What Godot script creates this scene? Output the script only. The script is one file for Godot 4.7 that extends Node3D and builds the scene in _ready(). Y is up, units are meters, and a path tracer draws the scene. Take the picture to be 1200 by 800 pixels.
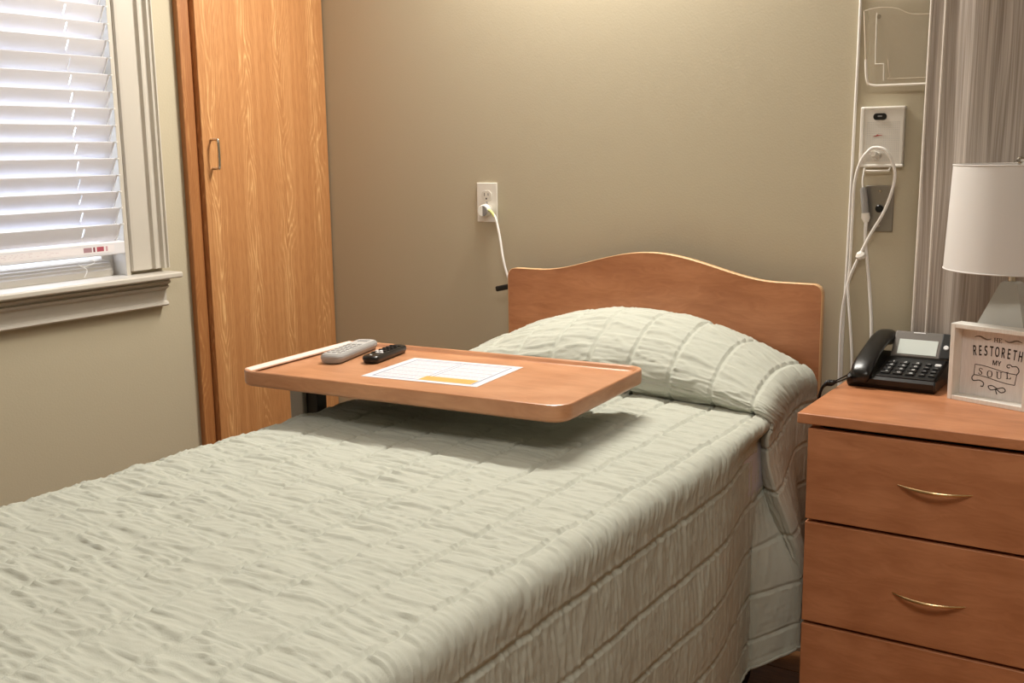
extends Node3D
# A bed, an overbed table and a nightstand in a care-home room.
# World: headboard wall at z = 0, window wall at x = -2.38, floor at y = 0.

const WALL_X := -2.38
const ROOM_R := 1.7
const ROOM_Z := 4.4
const CEIL := 2.45
const NS_TOP := 0.777      # top of the nightstand
const TABLE_Y := 0.842     # rim of the overbed table
const BED_X := -1.172
const BED_Y := 0.735

var M := {}
var used := {}

# ------------------------------------------------------------------ helpers
func numbered(called: String) -> String:
	if not used.has(called):
		used[called] = 0
		return called
	used[called] += 1
	return "%s_%03d" % [called, used[called]]

func thing(called: String, label: String, category: String, at := Vector3.ZERO, turn := 0.0, group := "") -> Node3D:
	var o := Node3D.new()
	o.name = numbered(called)
	add_child(o)
	o.position = at
	o.rotation.y = turn
	o.set_meta("label", label)
	o.set_meta("category", category)
	if group != "":
		o.set_meta("group", group)
	return o

func setting(called: String, label: String, category: String) -> Node3D:
	var o := thing(called, label, category)
	o.set_meta("kind", "structure")
	return o

func holder(called: String, parent: Node, at: Vector3) -> Node3D:
	var o := Node3D.new()
	o.name = called
	parent.add_child(o, true)
	o.position = at
	return o

func part(called: String, mesh: Mesh, m: Material, parent: Node, at := Vector3.ZERO, rot := Vector3.ZERO) -> MeshInstance3D:
	var o := MeshInstance3D.new()
	o.name = called
	o.mesh = mesh
	o.material_override = m
	parent.add_child(o, true)
	o.position = at
	o.rotation = rot
	return o

func solo(called: String, label: String, category: String, mesh: Mesh, m: Material, at := Vector3.ZERO, rot := Vector3.ZERO, group := "") -> MeshInstance3D:
	var o := part(numbered(called), mesh, m, self, at, rot)
	o.set_meta("label", label)
	o.set_meta("category", category)
	if group != "":
		o.set_meta("group", group)
	return o

func commit(st: SurfaceTool) -> ArrayMesh:
	return st.commit()

func begin() -> SurfaceTool:
	var st := SurfaceTool.new()
	st.begin(Mesh.PRIMITIVE_TRIANGLES)
	return st

func _axis_steps(h: float, r: float, seg: int) -> Array:
	var a := []
	for i in seg + 1:
		a.append(-h + r * float(i) / seg)
	for i in seg + 1:
		a.append(h - r + r * float(i) / seg)
	return a

# a box with rounded edges added to a SurfaceTool, placed by a transform
func add_rbox(st: SurfaceTool, size: Vector3, r: float, seg := 2, xf := Transform3D.IDENTITY) -> void:
	var h := size * 0.5
	r = minf(r, minf(h.x, minf(h.y, h.z)) * 0.98)
	var axes := [_axis_steps(h.x, r, seg), _axis_steps(h.y, r, seg), _axis_steps(h.z, r, seg)]
	var inner := h - Vector3(r, r, r)
	for ax in 3:
		var a1 := (ax + 1) % 3
		var a2 := (ax + 2) % 3
		for sgn in [-1.0, 1.0]:
			var U: Array = axes[a1]
			var V: Array = axes[a2]
			var pts := []
			for u in U:
				var row := []
				for v in V:
					var p := Vector3.ZERO
					p[ax] = h[ax] * sgn
					p[a1] = u
					p[a2] = v
					var q := p.clamp(-inner, inner)
					var d := (p - q).normalized()
					row.append([q + d * r, d])
				pts.append(row)
			for i in U.size() - 1:
				for j in V.size() - 1:
					var quad := [pts[i][j], pts[i + 1][j], pts[i + 1][j + 1], pts[i][j + 1]]
					var order := [0, 2, 1, 0, 3, 2] if sgn > 0 else [0, 1, 2, 0, 2, 3]
					for k in order:
						st.set_normal(xf.basis * quad[k][1])
						st.add_vertex(xf * quad[k][0])

func rbox(size: Vector3, r := 0.002, seg := 2) -> ArrayMesh:
	var st := begin()
	add_rbox(st, size, r, seg)
	return commit(st)

# box given by its two corners
func add_span(st: SurfaceTool, a: Vector3, b: Vector3, r := 0.002, seg := 1) -> void:
	add_rbox(st, (b - a).abs(), r, seg, Transform3D(Basis.IDENTITY, (a + b) * 0.5))

func span(a: Vector3, b: Vector3, r := 0.002, seg := 1) -> ArrayMesh:
	var st := begin()
	add_span(st, a, b, r, seg)
	return commit(st)

func spline(pts: Array, n: int) -> Array:
	var out := []
	var cnt := pts.size()
	for i in cnt - 1:
		var p0: Vector3 = pts[max(i - 1, 0)]
		var p1: Vector3 = pts[i]
		var p2: Vector3 = pts[i + 1]
		var p3: Vector3 = pts[min(i + 2, cnt - 1)]
		for k in n:
			var t := float(k) / n
			out.append(p1.cubic_interpolate(p2, p0, p3, t))
	out.append(pts[cnt - 1])
	return out

# round tube along points; radius may be a number or an array
func add_tube(st: SurfaceTool, pts: Array, radius, sides := 8) -> void:
	var n := pts.size()
	var rings := []
	var prev := Vector3.ZERO
	for i in n:
		var t: Vector3 = (pts[min(i + 1, n - 1)] - pts[max(i - 1, 0)]).normalized()
		var side := prev - t * prev.dot(t)
		if prev == Vector3.ZERO or side.length() < 0.01:
			var ref := Vector3.UP if absf(t.y) < 0.9 else Vector3.RIGHT
			side = ref.cross(t)
		side = side.normalized()
		prev = side
		var up := t.cross(side)
		var r: float = radius[i] if radius is Array else radius
		var ring := []
		for k in sides:
			var a := TAU * k / sides
			var d := side * cos(a) + up * sin(a)
			ring.append([pts[i] + d * r, d])
		rings.append(ring)
	for i in n - 1:
		for k in sides:
			var k2 := (k + 1) % sides
			for q in [rings[i][k], rings[i + 1][k], rings[i + 1][k2], rings[i][k], rings[i + 1][k2], rings[i][k2]]:
				st.set_normal(q[1])
				st.add_vertex(q[0])
	for e in [0, n - 1]:
		var nrm: Vector3 = (pts[1] - pts[0]).normalized() * -1.0 if e == 0 else (pts[n - 1] - pts[n - 2]).normalized()
		for k in sides:
			var k2 := (k + 1) % sides
			var tri := [pts[e], rings[e][k][0], rings[e][k2][0]] if e == 0 else [pts[e], rings[e][k2][0], rings[e][k][0]]
			for q in tri:
				st.set_normal(nrm)
				st.add_vertex(q)

func tube(pts: Array, radius, sides := 8) -> ArrayMesh:
	var st := begin()
	add_tube(st, pts, radius, sides)
	return commit(st)

# turned shape: profile of [radius, height]
func lathe(profile: Array, sides := 40, smooth := true, turn := 0.0) -> ArrayMesh:
	var st := begin()
	for i in profile.size() - 1:
		var a: Array = profile[i]
		var b: Array = profile[i + 1]
		if smooth:
			st.set_smooth_group(i)
		else:
			st.set_smooth_group(-1)
		for k in sides:
			var t0 := TAU * k / sides + turn
			var t1 := TAU * (k + 1) / sides + turn
			var p00 := Vector3(cos(t0) * a[0], a[1], sin(t0) * a[0])
			var p01 := Vector3(cos(t1) * a[0], a[1], sin(t1) * a[0])
			var p10 := Vector3(cos(t0) * b[0], b[1], sin(t0) * b[0])
			var p11 := Vector3(cos(t1) * b[0], b[1], sin(t1) * b[0])
			for p in [p00, p11, p10, p00, p01, p11]:
				st.add_vertex(p)
	st.generate_normals()
	return commit(st)

# extrude a closed outline (x, y) along +z from z0 to z1, with flat shading on the sides or smooth
func extrude(outline: PackedVector2Array, z0: float, z1: float, bevel := 0.0, smooth := false) -> ArrayMesh:
	if Geometry2D.is_polygon_clockwise(outline):
		outline.reverse()
	var st := begin()
	var inset := outline
	if bevel > 0.0:
		var res := Geometry2D.offset_polygon(outline, -bevel, Geometry2D.JOIN_MITER)
		if res.size() > 0 and res[0].size() == outline.size():
			# match the start point
			var best := 0
			for i in res[0].size():
				if res[0][i].distance_to(outline[0]) < res[0][best].distance_to(outline[0]):
					best = i
			var fixed := PackedVector2Array()
			for i in res[0].size():
				fixed.append(res[0][(best + i) % res[0].size()])
			inset = fixed
		else:
			bevel = 0.0
	var n := outline.size()
	var layers := [[outline, z0], [outline, z1]]
	if bevel > 0.0:
		layers = [[inset, z0], [outline, z0 + bevel], [outline, z1 - bevel], [inset, z1]]
	for l in layers.size() - 1:
		st.set_smooth_group(l if smooth else -1)
		var A: PackedVector2Array = layers[l][0]
		var B: PackedVector2Array = layers[l + 1][0]
		for i in n:
			var j := (i + 1) % n
			var a := Vector3(A[i].x, A[i].y, layers[l][1])
			var b := Vector3(A[j].x, A[j].y, layers[l][1])
			var c := Vector3(B[j].x, B[j].y, layers[l + 1][1])
			var d := Vector3(B[i].x, B[i].y, layers[l + 1][1])
			for p in [a, c, b, a, d, c]:
				st.add_vertex(p)
	st.set_smooth_group(-1)
	var tri := Geometry2D.triangulate_polygon(inset)
	for k in range(0, tri.size(), 3):
		var a := inset[tri[k]]
		var b := inset[tri[k + 1]]
		var c := inset[tri[k + 2]]
		if (b - a).cross(c - a) < 0:
			var s := b
			b = c
			c = s
		for p in [a, c, b]:
			st.add_vertex(Vector3(p.x, p.y, z1))
		for p in [a, b, c]:
			st.add_vertex(Vector3(p.x, p.y, z0))
	st.generate_normals()
	return commit(st)

func rounded_rect(w: float, h: float, r: float, seg := 8) -> PackedVector2Array:
	var o := PackedVector2Array()
	var cs := [Vector2(w / 2 - r, h / 2 - r), Vector2(-w / 2 + r, h / 2 - r), Vector2(-w / 2 + r, -h / 2 + r), Vector2(w / 2 - r, -h / 2 + r)]
	for c in 4:
		for k in seg + 1:
			var a := PI / 2 * (c + float(k) / seg)
			o.append(cs[c] + Vector2(cos(a), sin(a)) * r)
	return o

# stack of outlines (same count) at heights, closed above and below; y is up, outline x -> x, y -> -z
func loft(rings: Array, smooth := true) -> ArrayMesh:
	var st := begin()
	for l in rings.size() - 1:
		st.set_smooth_group(l if smooth else -1)
		var A: PackedVector2Array = rings[l][0]
		var B: PackedVector2Array = rings[l + 1][0]
		var n := A.size()
		for i in n:
			var j := (i + 1) % n
			var a := Vector3(A[i].x, rings[l][1], -A[i].y)
			var b := Vector3(A[j].x, rings[l][1], -A[j].y)
			var c := Vector3(B[j].x, rings[l + 1][1], -B[j].y)
			var d := Vector3(B[i].x, rings[l + 1][1], -B[i].y)
			for p in [a, c, b, a, d, c]:
				st.add_vertex(p)
	for e in [0, rings.size() - 1]:
		st.set_smooth_group(100 + e)
		var A: PackedVector2Array = rings[e][0]
		var cen := Vector2.ZERO
		for p in A:
			cen += p
		cen /= A.size()
		for i in A.size():
			var j := (i + 1) % A.size()
			var q := [cen, A[j], A[i]] if e > 0 else [cen, A[i], A[j]]
			for p in q:
				st.add_vertex(Vector3(p.x, rings[e][1], -p.y))
	st.generate_normals()
	return commit(st)

func text_mesh(t: String, font: Font, size_m: float, depth := 0.0006) -> TextMesh:
	var tm := TextMesh.new()
	tm.text = t
	tm.font = font
	tm.font_size = 64
	tm.pixel_size = size_m / 64.0
	tm.depth = depth
	tm.curve_step = 2.0
	return tm

# ------------------------------------------------------------------ materials
func mat(color: Color, rough := 0.6, metal := 0.0, spec := 0.5) -> StandardMaterial3D:
	var m := StandardMaterial3D.new()
	m.albedo_color = color
	m.roughness = rough
	m.metallic = metal
	m.metallic_specular = spec
	return m

func noise(seed_: int, freq: float, oct := 3) -> FastNoiseLite:
	var n := FastNoiseLite.new()
	n.seed = seed_
	n.noise_type = FastNoiseLite.TYPE_SIMPLEX_SMOOTH
	n.frequency = freq
	n.fractal_octaves = oct
	return n

func tex(img: Image) -> ImageTexture:
	img.generate_mipmaps()
	return ImageTexture.create_from_image(img)

func triplanar(m: StandardMaterial3D, img: Image, scale: Vector3, world := false) -> StandardMaterial3D:
	m.albedo_texture = tex(img)
	m.uv1_triplanar = true
	m.uv1_world_triplanar = world
	m.uv1_scale = scale
	m.uv1_triplanar_sharpness = 8.0
	return m

# smooth laminate, grain along u
func pear_image(seed_: int, base: Color, dark: Color, w := 768, h := 768) -> Image:
	var img := Image.create(w, h, false, Image.FORMAT_RGB8)
	var a := noise(seed_, 1.0, 3)
	var b := noise(seed_ + 1, 1.0, 2)
	var c := noise(seed_ + 2, 1.0, 2)
	for y in h:
		for x in w:
			var u := float(x) / w
			var v := float(y) / h
			# wrap by blending towards the other side
			var k1 := a.get_noise_2d(u * 6.0, v * 30.0)
			var k2 := b.get_noise_2d(u * 20.0, v * 180.0 + k1 * 4.0)
			var k3 := c.get_noise_2d(u * 9.0 + 20.0, v * 11.0)
			var t := clampf(0.38 + k1 * 0.45 + k2 * 0.28 + k3 * 0.35, 0.0, 1.0)
			img.set_pixel(x, y, base.lerp(dark, t))
	return img

# plain-sliced oak, grain along v
func oak_image(seed_: int, base: Color, line: Color, pore: Color, w := 512, h := 1024) -> Image:
	var img := Image.create(w, h, false, Image.FORMAT_RGB8)
	var a := noise(seed_, 1.0, 2)
	var b := noise(seed_ + 1, 1.0, 2)
	var c := noise(seed_ + 2, 1.0, 2)
	var centers := [0.13, 0.37, 0.62, 0.88]
	var shift := [0.1, 0.55, 0.3, 0.8]
	for y in h:
		for x in w:
			var u := float(x) / w
			var v := float(y) / h
			var best := 0
			var du := 9.0
			for i in 4:
				var d := absf(u - centers[i] - 0.02 * a.get_noise_1d(v * 6.0 + i * 31.0))
				if d < du:
					du = d
					best = i
			var wob := a.get_noise_2d(u * 5.0, v * 3.0)
			var f: float = 3.8 * sqrt(du * du * 260.0 + 0.01) + v * (15.0 if best % 2 == 0 else -13.0) + shift[best] * 7.0 + wob * 2.4 + 0.30 * b.get_noise_2d(u * 60.0, v * 14.0)
			var fr := f - floorf(f)
			var ring := pow(absf(fr * 2.0 - 1.0), 2.6)
			var fade := clampf(1.15 - du * 13.0, 0.10, 1.0) * (0.75 + 0.5 * a.get_noise_2d(u * 9.0 + 50.0, v * 7.0))
			var p := c.get_noise_2d(u * 170.0, v * 22.0)
			var tone := 0.5 + 0.5 * b.get_noise_2d(u * 26.0 + 9.0, v * 1.2)
			var col := base.lerp(line, clampf(ring * fade * 0.95 + (tone - 0.5) * 0.5, 0.0, 1.0))
			col = col.lerp(pore, clampf(maxf(0.0, p) * 0.7 * (1.0 - ring * fade) + (0.5 - tone) * 0.35, 0.0, 0.6))
			img.set_pixel(x, y, col)
	return img

# grey streaks along v
func streak_image(seed_: int, light: Color, dark: Color, w := 512, h := 512) -> Image:
	var img := Image.create(w, h, false, Image.FORMAT_RGB8)
	var a := noise(seed_, 1.0, 3)
	var b := noise(seed_ + 1, 1.0, 2)
	for y in h:
		for x in w:
			var u := float(x) / w
			var v := float(y) / h
			var k := a.get_noise_2d(u * 60.0 + 2.0 * b.get_noise_2d(u * 4.0, v * 2.0), v * 1.8) * 0.5 + b.get_noise_2d(u * 190.0, v * 6.0) * 0.42 + a.get_noise_2d(u * 14.0 + 40.0, v * 1.0) * 0.3
			img.set_pixel(x, y, light.lerp(dark, clampf(0.42 + k, 0.0, 1.0)))
	return img

func relief(seed_: int, freq_x: float, freq_y: float, size := 512, strength := 1.0) -> ImageTexture:
	var img := Image.create(size, size, false, Image.FORMAT_RGB8)
	var a := noise(seed_, 1.0, 2)
	for y in size:
		for x in size:
			var k := 0.5 + 0.5 * a.get_noise_2d(x * freq_x / size, y * freq_y / size)
			img.set_pixel(x, y, Color(k, k, k))
	img.bump_map_to_normal_map(strength)
	return tex(img)

func make_materials() -> void:
	var wall := mat(Color(0.735, 0.695, 0.60), 0.5, 0.0, 0.4)
	wall.normal_enabled = true
	wall.normal_texture = relief(11, 90.0, 90.0, 512, 1.5)
	wall.normal_scale = 0.1
	wall.uv1_triplanar = true
	wall.uv1_world_triplanar = true
	wall.uv1_scale = Vector3(1.6, 1.6, 1.6)
	M.wall = wall
	M.ceiling = mat(Color(0.88, 0.87, 0.84), 0.9)
	M.trim = mat(Color(0.775, 0.75, 0.705), 0.38)
	M.blind = mat(Color(0.90, 0.895, 0.91), 0.4)
	M.blind.backlight_enabled = true
	M.blind.backlight = Color(0.35, 0.35, 0.36)
	M.cord = mat(Color(0.93, 0.92, 0.90), 0.6)
	var pear := pear_image(21, Color(0.775, 0.53, 0.375), Color(0.655, 0.42, 0.275))
	M.pear = triplanar(mat(Color.WHITE, 0.36), pear, Vector3(0.6, 0.6, 0.6))
	M.pear.uv1_offset = Vector3(0.5, 0.1, 0.1)
	M.pear_edge = mat(Color(0.88, 0.71, 0.52), 0.35)
	M.table = triplanar(mat(Color.WHITE, 0.3), pear_image(31, Color(0.765, 0.56, 0.415), Color(0.655, 0.445, 0.31)), Vector3(0.6, 0.6, 0.6))
	M.table.uv1_offset = Vector3(0.5, 0.1, 0.5)
	M.table_edge = mat(Color(0.63, 0.37, 0.26), 0.35)
	M.pale_edge = mat(Color(0.93, 0.86, 0.81), 0.3)
	var oak := oak_image(41, Color(0.74, 0.52, 0.325), Color(0.90, 0.72, 0.50), Color(0.61, 0.40, 0.225))
	M.oak = triplanar(mat(Color.WHITE, 0.4), oak, Vector3(1.0 / 0.56, 1.0 / 1.5, 1.0 / 0.56), true)
	M.oak.uv1_offset = Vector3(0.1, 0.733, 0.02)
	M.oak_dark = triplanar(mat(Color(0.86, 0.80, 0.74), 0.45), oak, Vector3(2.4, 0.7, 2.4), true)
	M.plank = []
	for i in 3:
		var f := pear_image(51 + i, Color(0.66, 0.46, 0.29), Color(0.50, 0.32, 0.19), 256, 256)
		M.plank.append(triplanar(mat(Color.WHITE, 0.35), f, Vector3(1.4, 3.0, 3.0), true))
	# sage coverlet cloth
	var cloth := mat(Color(0.705, 0.712, 0.665), 0.9, 0.0, 0.2)
	cloth.rim_enabled = true
	cloth.rim = 0.25
	cloth.normal_enabled = true
	cloth.normal_texture = relief(61, 150.0, 150.0, 512, 2.0)
	cloth.normal_scale = 0.5
	cloth.uv1_triplanar = true
	cloth.uv1_scale = Vector3(3.5, 3.5, 3.5)
	M.cloth = cloth
	M.mattress = mat(Color(0.75, 0.75, 0.78), 0.8)
	M.underside = mat(Color(0.80, 0.79, 0.77), 0.6)
	M.steel = mat(Color(0.62, 0.60, 0.57), 0.34, 1.0)
	M.grey_metal = mat(Color(0.66, 0.65, 0.62), 0.42, 0.15)
	M.dark_metal = mat(Color(0.09, 0.09, 0.085), 0.5)
	M.chrome = mat(Color(0.80, 0.78, 0.74), 0.18, 1.0)
	M.brass = mat(Color(0.92, 0.81, 0.63), 0.25, 1.0)
	M.black = mat(Color(0.035, 0.034, 0.034), 0.32)
	M.black_gloss = mat(Color(0.05, 0.048, 0.048), 0.28)
	M.key = mat(Color(0.05, 0.05, 0.052), 0.45)
	M.white_print = mat(Color(0.88, 0.88, 0.88), 0.6)
	M.phone_grey = mat(Color(0.40, 0.38, 0.36), 0.4, 0.3)
	M.lcd = mat(Color(0.80, 0.83, 0.81), 0.25)
	M.grey_plastic = mat(Color(0.59, 0.585, 0.575), 0.42)
	M.grey_button = mat(Color(0.70, 0.695, 0.685), 0.5)
	M.white_plastic = mat(Color(0.90, 0.885, 0.85), 0.35)
	M.panel_white = mat(Color(0.84, 0.82, 0.78), 0.45)
	M.plug_grey = mat(Color(0.55, 0.55, 0.55), 0.45)
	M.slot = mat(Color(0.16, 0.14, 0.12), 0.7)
	M.yellow = mat(Color(0.86, 0.86, 0.55), 0.5)
	M.red = mat(Color(0.62, 0.16, 0.12), 0.6)
	M.shade = mat(Color(0.86, 0.845, 0.83), 0.9, 0.0, 0.2)
	M.shade.backlight_enabled = true
	M.shade.backlight = Color(0.3, 0.3, 0.29)
	M.ceramic = mat(Color(0.80, 0.80, 0.775), 0.22)
	M.sign_white = triplanar(mat(Color.WHITE, 0.7), streak_image(71, Color(0.91, 0.90, 0.87), Color(0.86, 0.845, 0.815), 256, 256), Vector3(4, 4, 4))
	M.sign_back = triplanar(mat(Color.WHITE, 0.75), streak_image(72, Color(0.87, 0.85, 0.835), Color(0.82, 0.795, 0.78), 256, 256), Vector3(4, 4, 4))
	M.ink = mat(Color(0.17, 0.14, 0.12), 0.8)
	M.ink_grey = mat(Color(0.50, 0.46, 0.43), 0.8)
	var cur := mat(Color.WHITE, 0.85, 0.0, 0.2)
	M.curtain = triplanar(cur, streak_image(81, Color(0.80, 0.765, 0.73), Color(0.56, 0.515, 0.475)), Vector3(2.2, 0.5, 2.2))
	M.curtain.uv1_offset = Vector3(0.3, 0.1, 0.3)
	M.hem = mat(Color(0.86, 0.83, 0.79), 0.8)
	var glass := mat(Color(0.95, 0.97, 1.0, 0.08), 0.02)
	glass.transparency = BaseMaterial3D.TRANSPARENCY_ALPHA
	M.glass = glass
	var acr := mat(Color(0.97, 0.93, 0.86, 0.05), 0.06)
	acr.transparency = BaseMaterial3D.TRANSPARENCY_ALPHA
	M.acrylic = acr
	M.acrylic_edge = mat(Color(0.93, 0.91, 0.87), 0.25)
	M.acrylic_faint = mat(Color(0.84, 0.79, 0.71), 0.3)
	M.grass = mat(Color(0.55, 0.56, 0.52), 0.95)
	M.lamp_glow = mat(Color(0.95, 0.93, 0.88), 0.5)
	M.lamp_glow.emission_enabled = true
	M.lamp_glow.emission = Color(1.0, 0.97, 0.92)
	M.lamp_glow.emission_energy_multiplier = 2.0
	M.fixture = mat(Color(0.88, 0.87, 0.85), 0.5)

# ------------------------------------------------------------------ start
func _ready() -> void:
	setup_view()
	make_materials()
	build_room()
	build_window()
	build_blind()
	build_closet()
	build_bed()
	build_coverlet()
	build_overbed_table()
	build_nightstand()
	build_curtain()
	build_wall_fittings()
	build_table_things()
	build_nightstand_things()
	build_lights()

func setup_view() -> void:
	var cam := Camera3D.new()
	cam.name = "camera"
	cam.keep_aspect = Camera3D.KEEP_HEIGHT
	cam.fov = 35.58
	cam.near = 0.05
	cam.far = 100.0
	add_child(cam)
	var right := Vector3(0.84271185, -0.01413608, -0.53817925)
	var up := Vector3(-0.08320446, 0.98422447, -0.15613842)
	var back := Vector3(0.53189637, 0.17635862, 0.82824144)
	cam.transform = Transform3D(Basis(right, up, back).orthonormalized(), Vector3(0, 1.30, 2.6))
	cam.current = true
	var env := Environment.new()
	env.background_mode = Environment.BG_SKY
	var sky := Sky.new()
	var sm := ProceduralSkyMaterial.new()
	sm.sky_top_color = Color(0.80, 0.85, 0.95)
	sm.sky_horizon_color = Color(0.90, 0.92, 0.97)
	sm.ground_horizon_color = Color(0.75, 0.76, 0.78)
	sm.ground_bottom_color = Color(0.6, 0.6, 0.6)
	sm.sky_energy_multiplier = 2.6
	sky.sky_material = sm
	env.sky = sky
	env.tonemap_mode = Environment.TONE_MAPPER_LINEAR
	env.tonemap_exposure = 1.0
	env.sdfgi_enabled = true
	env.ssao_enabled = true
	env.ssil_enabled = true
	var we := WorldEnvironment.new()
	we.name = "environment"
	we.environment = env
	add_child(we)

func area(called: String, parent: Node, at: Vector3, look: Vector3, size: Vector2, energy: float, color: Color) -> void:
	var l := AreaLight3D.new()
	l.name = called
	l.area_size = size
	l.light_energy = energy
	l.light_color = color
	l.area_range = 12.0
	l.area_attenuation = 2.0
	l.shadow_enabled = true
	parent.add_child(l, true)
	l.position = at
	var f := look.normalized()
	var side := Vector3.RIGHT - f * f.x
	side = side.normalized()
	l.basis = Basis(side, (-f).cross(side), -f)

func build_lights() -> void:
	# overbed light on the headboard wall, above the picture
	var t := thing("wall_light", "long white wall light above the bed", "light", Vector3(-1.38, 2.21, 0.0))
	var hp := PackedVector2Array([Vector2(0, 0.20), Vector2(0, 0.03), Vector2(0.045, 0.0), Vector2(0.195, 0.15), Vector2(0.195, 0.20)])
	var h := part("housing", extrude(hp, -0.40, 0.40), M.fixture, t)
	h.transform = Transform3D(Basis(Vector3(0, 0, 1), Vector3(0, 1, 0), Vector3(-1, 0, 0)), Vector3.ZERO)
	part("diffuser", rbox(Vector3(0.76, 0.008, 0.19), 0.003, 1), M.lamp_glow, t, Vector3(0, 0.0715, 0.1235), Vector3(-PI / 4, 0, 0))
	area("light", t, Vector3(0, 0.062, 0.133), Vector3(0, -1, 1), Vector2(0.74, 0.18), 4.2, Color(1.0, 0.98, 0.945))
	# ceiling panel behind the photographer
	var c := thing("ceiling_light", "square white ceiling panel light in the middle of the room", "light", Vector3(-0.1, CEIL, 2.3))
	part("frame", span(Vector3(-0.62, -0.03, -0.32), Vector3(0.62, 0.0, 0.32), 0.006, 1), M.fixture, c)
	part("diffuser", span(Vector3(-0.58, -0.038, -0.28), Vector3(0.58, -0.03, 0.28), 0.003, 1), M.lamp_glow, c)
	area("light", c, Vector3(0, -0.05, 0), Vector3(0, -1, 0), Vector2(1.16, 0.56), 2.25, Color(1.0, 0.975, 0.94))

# ------------------------------------------------------------------ room
func build_room() -> void:
	var T := 0.15
	var f := setting("floor", "warm brown wooden plank floor under the bed", "floor")
	part("subfloor", span(Vector3(WALL_X - T, -0.15, -T), Vector3(ROOM_R + T, -0.012, ROOM_Z + T), 0.001), M.slot, f)
	var rng := RandomNumberGenerator.new()
	rng.seed = 5
	var pm := rbox(Vector3(1.196, 0.012, 0.124), 0.0015, 1)
	var row := 0
	var z := 0.0635
	while z < ROOM_Z:
		var x := WALL_X + 0.6 - rng.randf() * 0.55
		while x - 0.6 < ROOM_R:
			part("plank", pm, M.plank[rng.randi() % 3], f, Vector3(x, -0.006, z))
			x += 1.2
		z += 0.127
		row += 1
	var wb := setting("wall_back", "beige painted wall behind the headboard", "wall")
	part("surface", span(Vector3(WALL_X - T, 0, -T), Vector3(ROOM_R + T, CEIL, 0), 0.00002), M.wall, wb)
	# window wall with its opening
	var wl := setting("wall_left", "beige painted wall around the window", "wall")
	var st := begin()
	add_span(st, Vector3(WALL_X - T, 0.97, 0), Vector3(WALL_X, 2.05, 0.79), 0.00002)
	add_span(st, Vector3(WALL_X - T, 0.97, 1.69), Vector3(WALL_X, 2.05, ROOM_Z), 0.00002)
	add_span(st, Vector3(WALL_X - T, 0, 0), Vector3(WALL_X, 0.97, ROOM_Z), 0.00002)
	add_span(st, Vector3(WALL_X - T, 2.05, 0), Vector3(WALL_X, CEIL, ROOM_Z), 0.00002)
	part("surface", commit(st), M.wall, wl)
	var wr := setting("wall_right", "beige painted wall on the right of the room", "wall")
	part("surface", span(Vector3(ROOM_R, 0, 0), Vector3(ROOM_R + T, CEIL, ROOM_Z), 0.00002), M.wall, wr)
	var wf := setting("wall_front", "beige painted wall behind the photographer", "wall")
	part("surface", span(Vector3(WALL_X - T, 0, ROOM_Z), Vector3(ROOM_R + T, CEIL, ROOM_Z + T), 0.00002), M.wall, wf)
	var c := setting("ceiling", "plain white ceiling", "ceiling")
	part("surface", span(Vector3(WALL_X - T, CEIL, -T), Vector3(ROOM_R + T, CEIL + T, ROOM_Z + T), 0.00002), M.ceiling, c)
	var bb := setting("baseboard_back", "white baseboard along the headboard wall", "baseboard")
	var prof := PackedVector2Array([Vector2(0, 0), Vector2(0.016, 0), Vector2(0.016, 0.085), Vector2(0.010, 0.10), Vector2(0.006, 0.115), Vector2(0, 0.115)])
	part("board", extrude(prof, 0.0, ROOM_R - WALL_X - 0.03), M.trim, bb, Vector3(WALL_X + 0.03, 0, 0.0), Vector3(0, PI / 2, 0))
	bb.get_child(0).transform = Transform3D(Basis(Vector3(0, 0, 1), Vector3(0, 1, 0), Vector3(1, 0, 0)), Vector3(WALL_X + 0.03, 0, 0))
	var bl := setting("baseboard_left", "white baseboard under the window", "baseboard")
	part("board", extrude(prof, 0.0, ROOM_Z - 0.6), M.trim, bl, Vector3(WALL_X, 0, 0.59))
	var g := setting("ground", "pale grey ground outside the window", "ground")
	part("surface", span(Vector3(-40, -0.6, -30), Vector3(WALL_X - 0.5, -0.5, 34), 0.001), M.grass, g)

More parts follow.
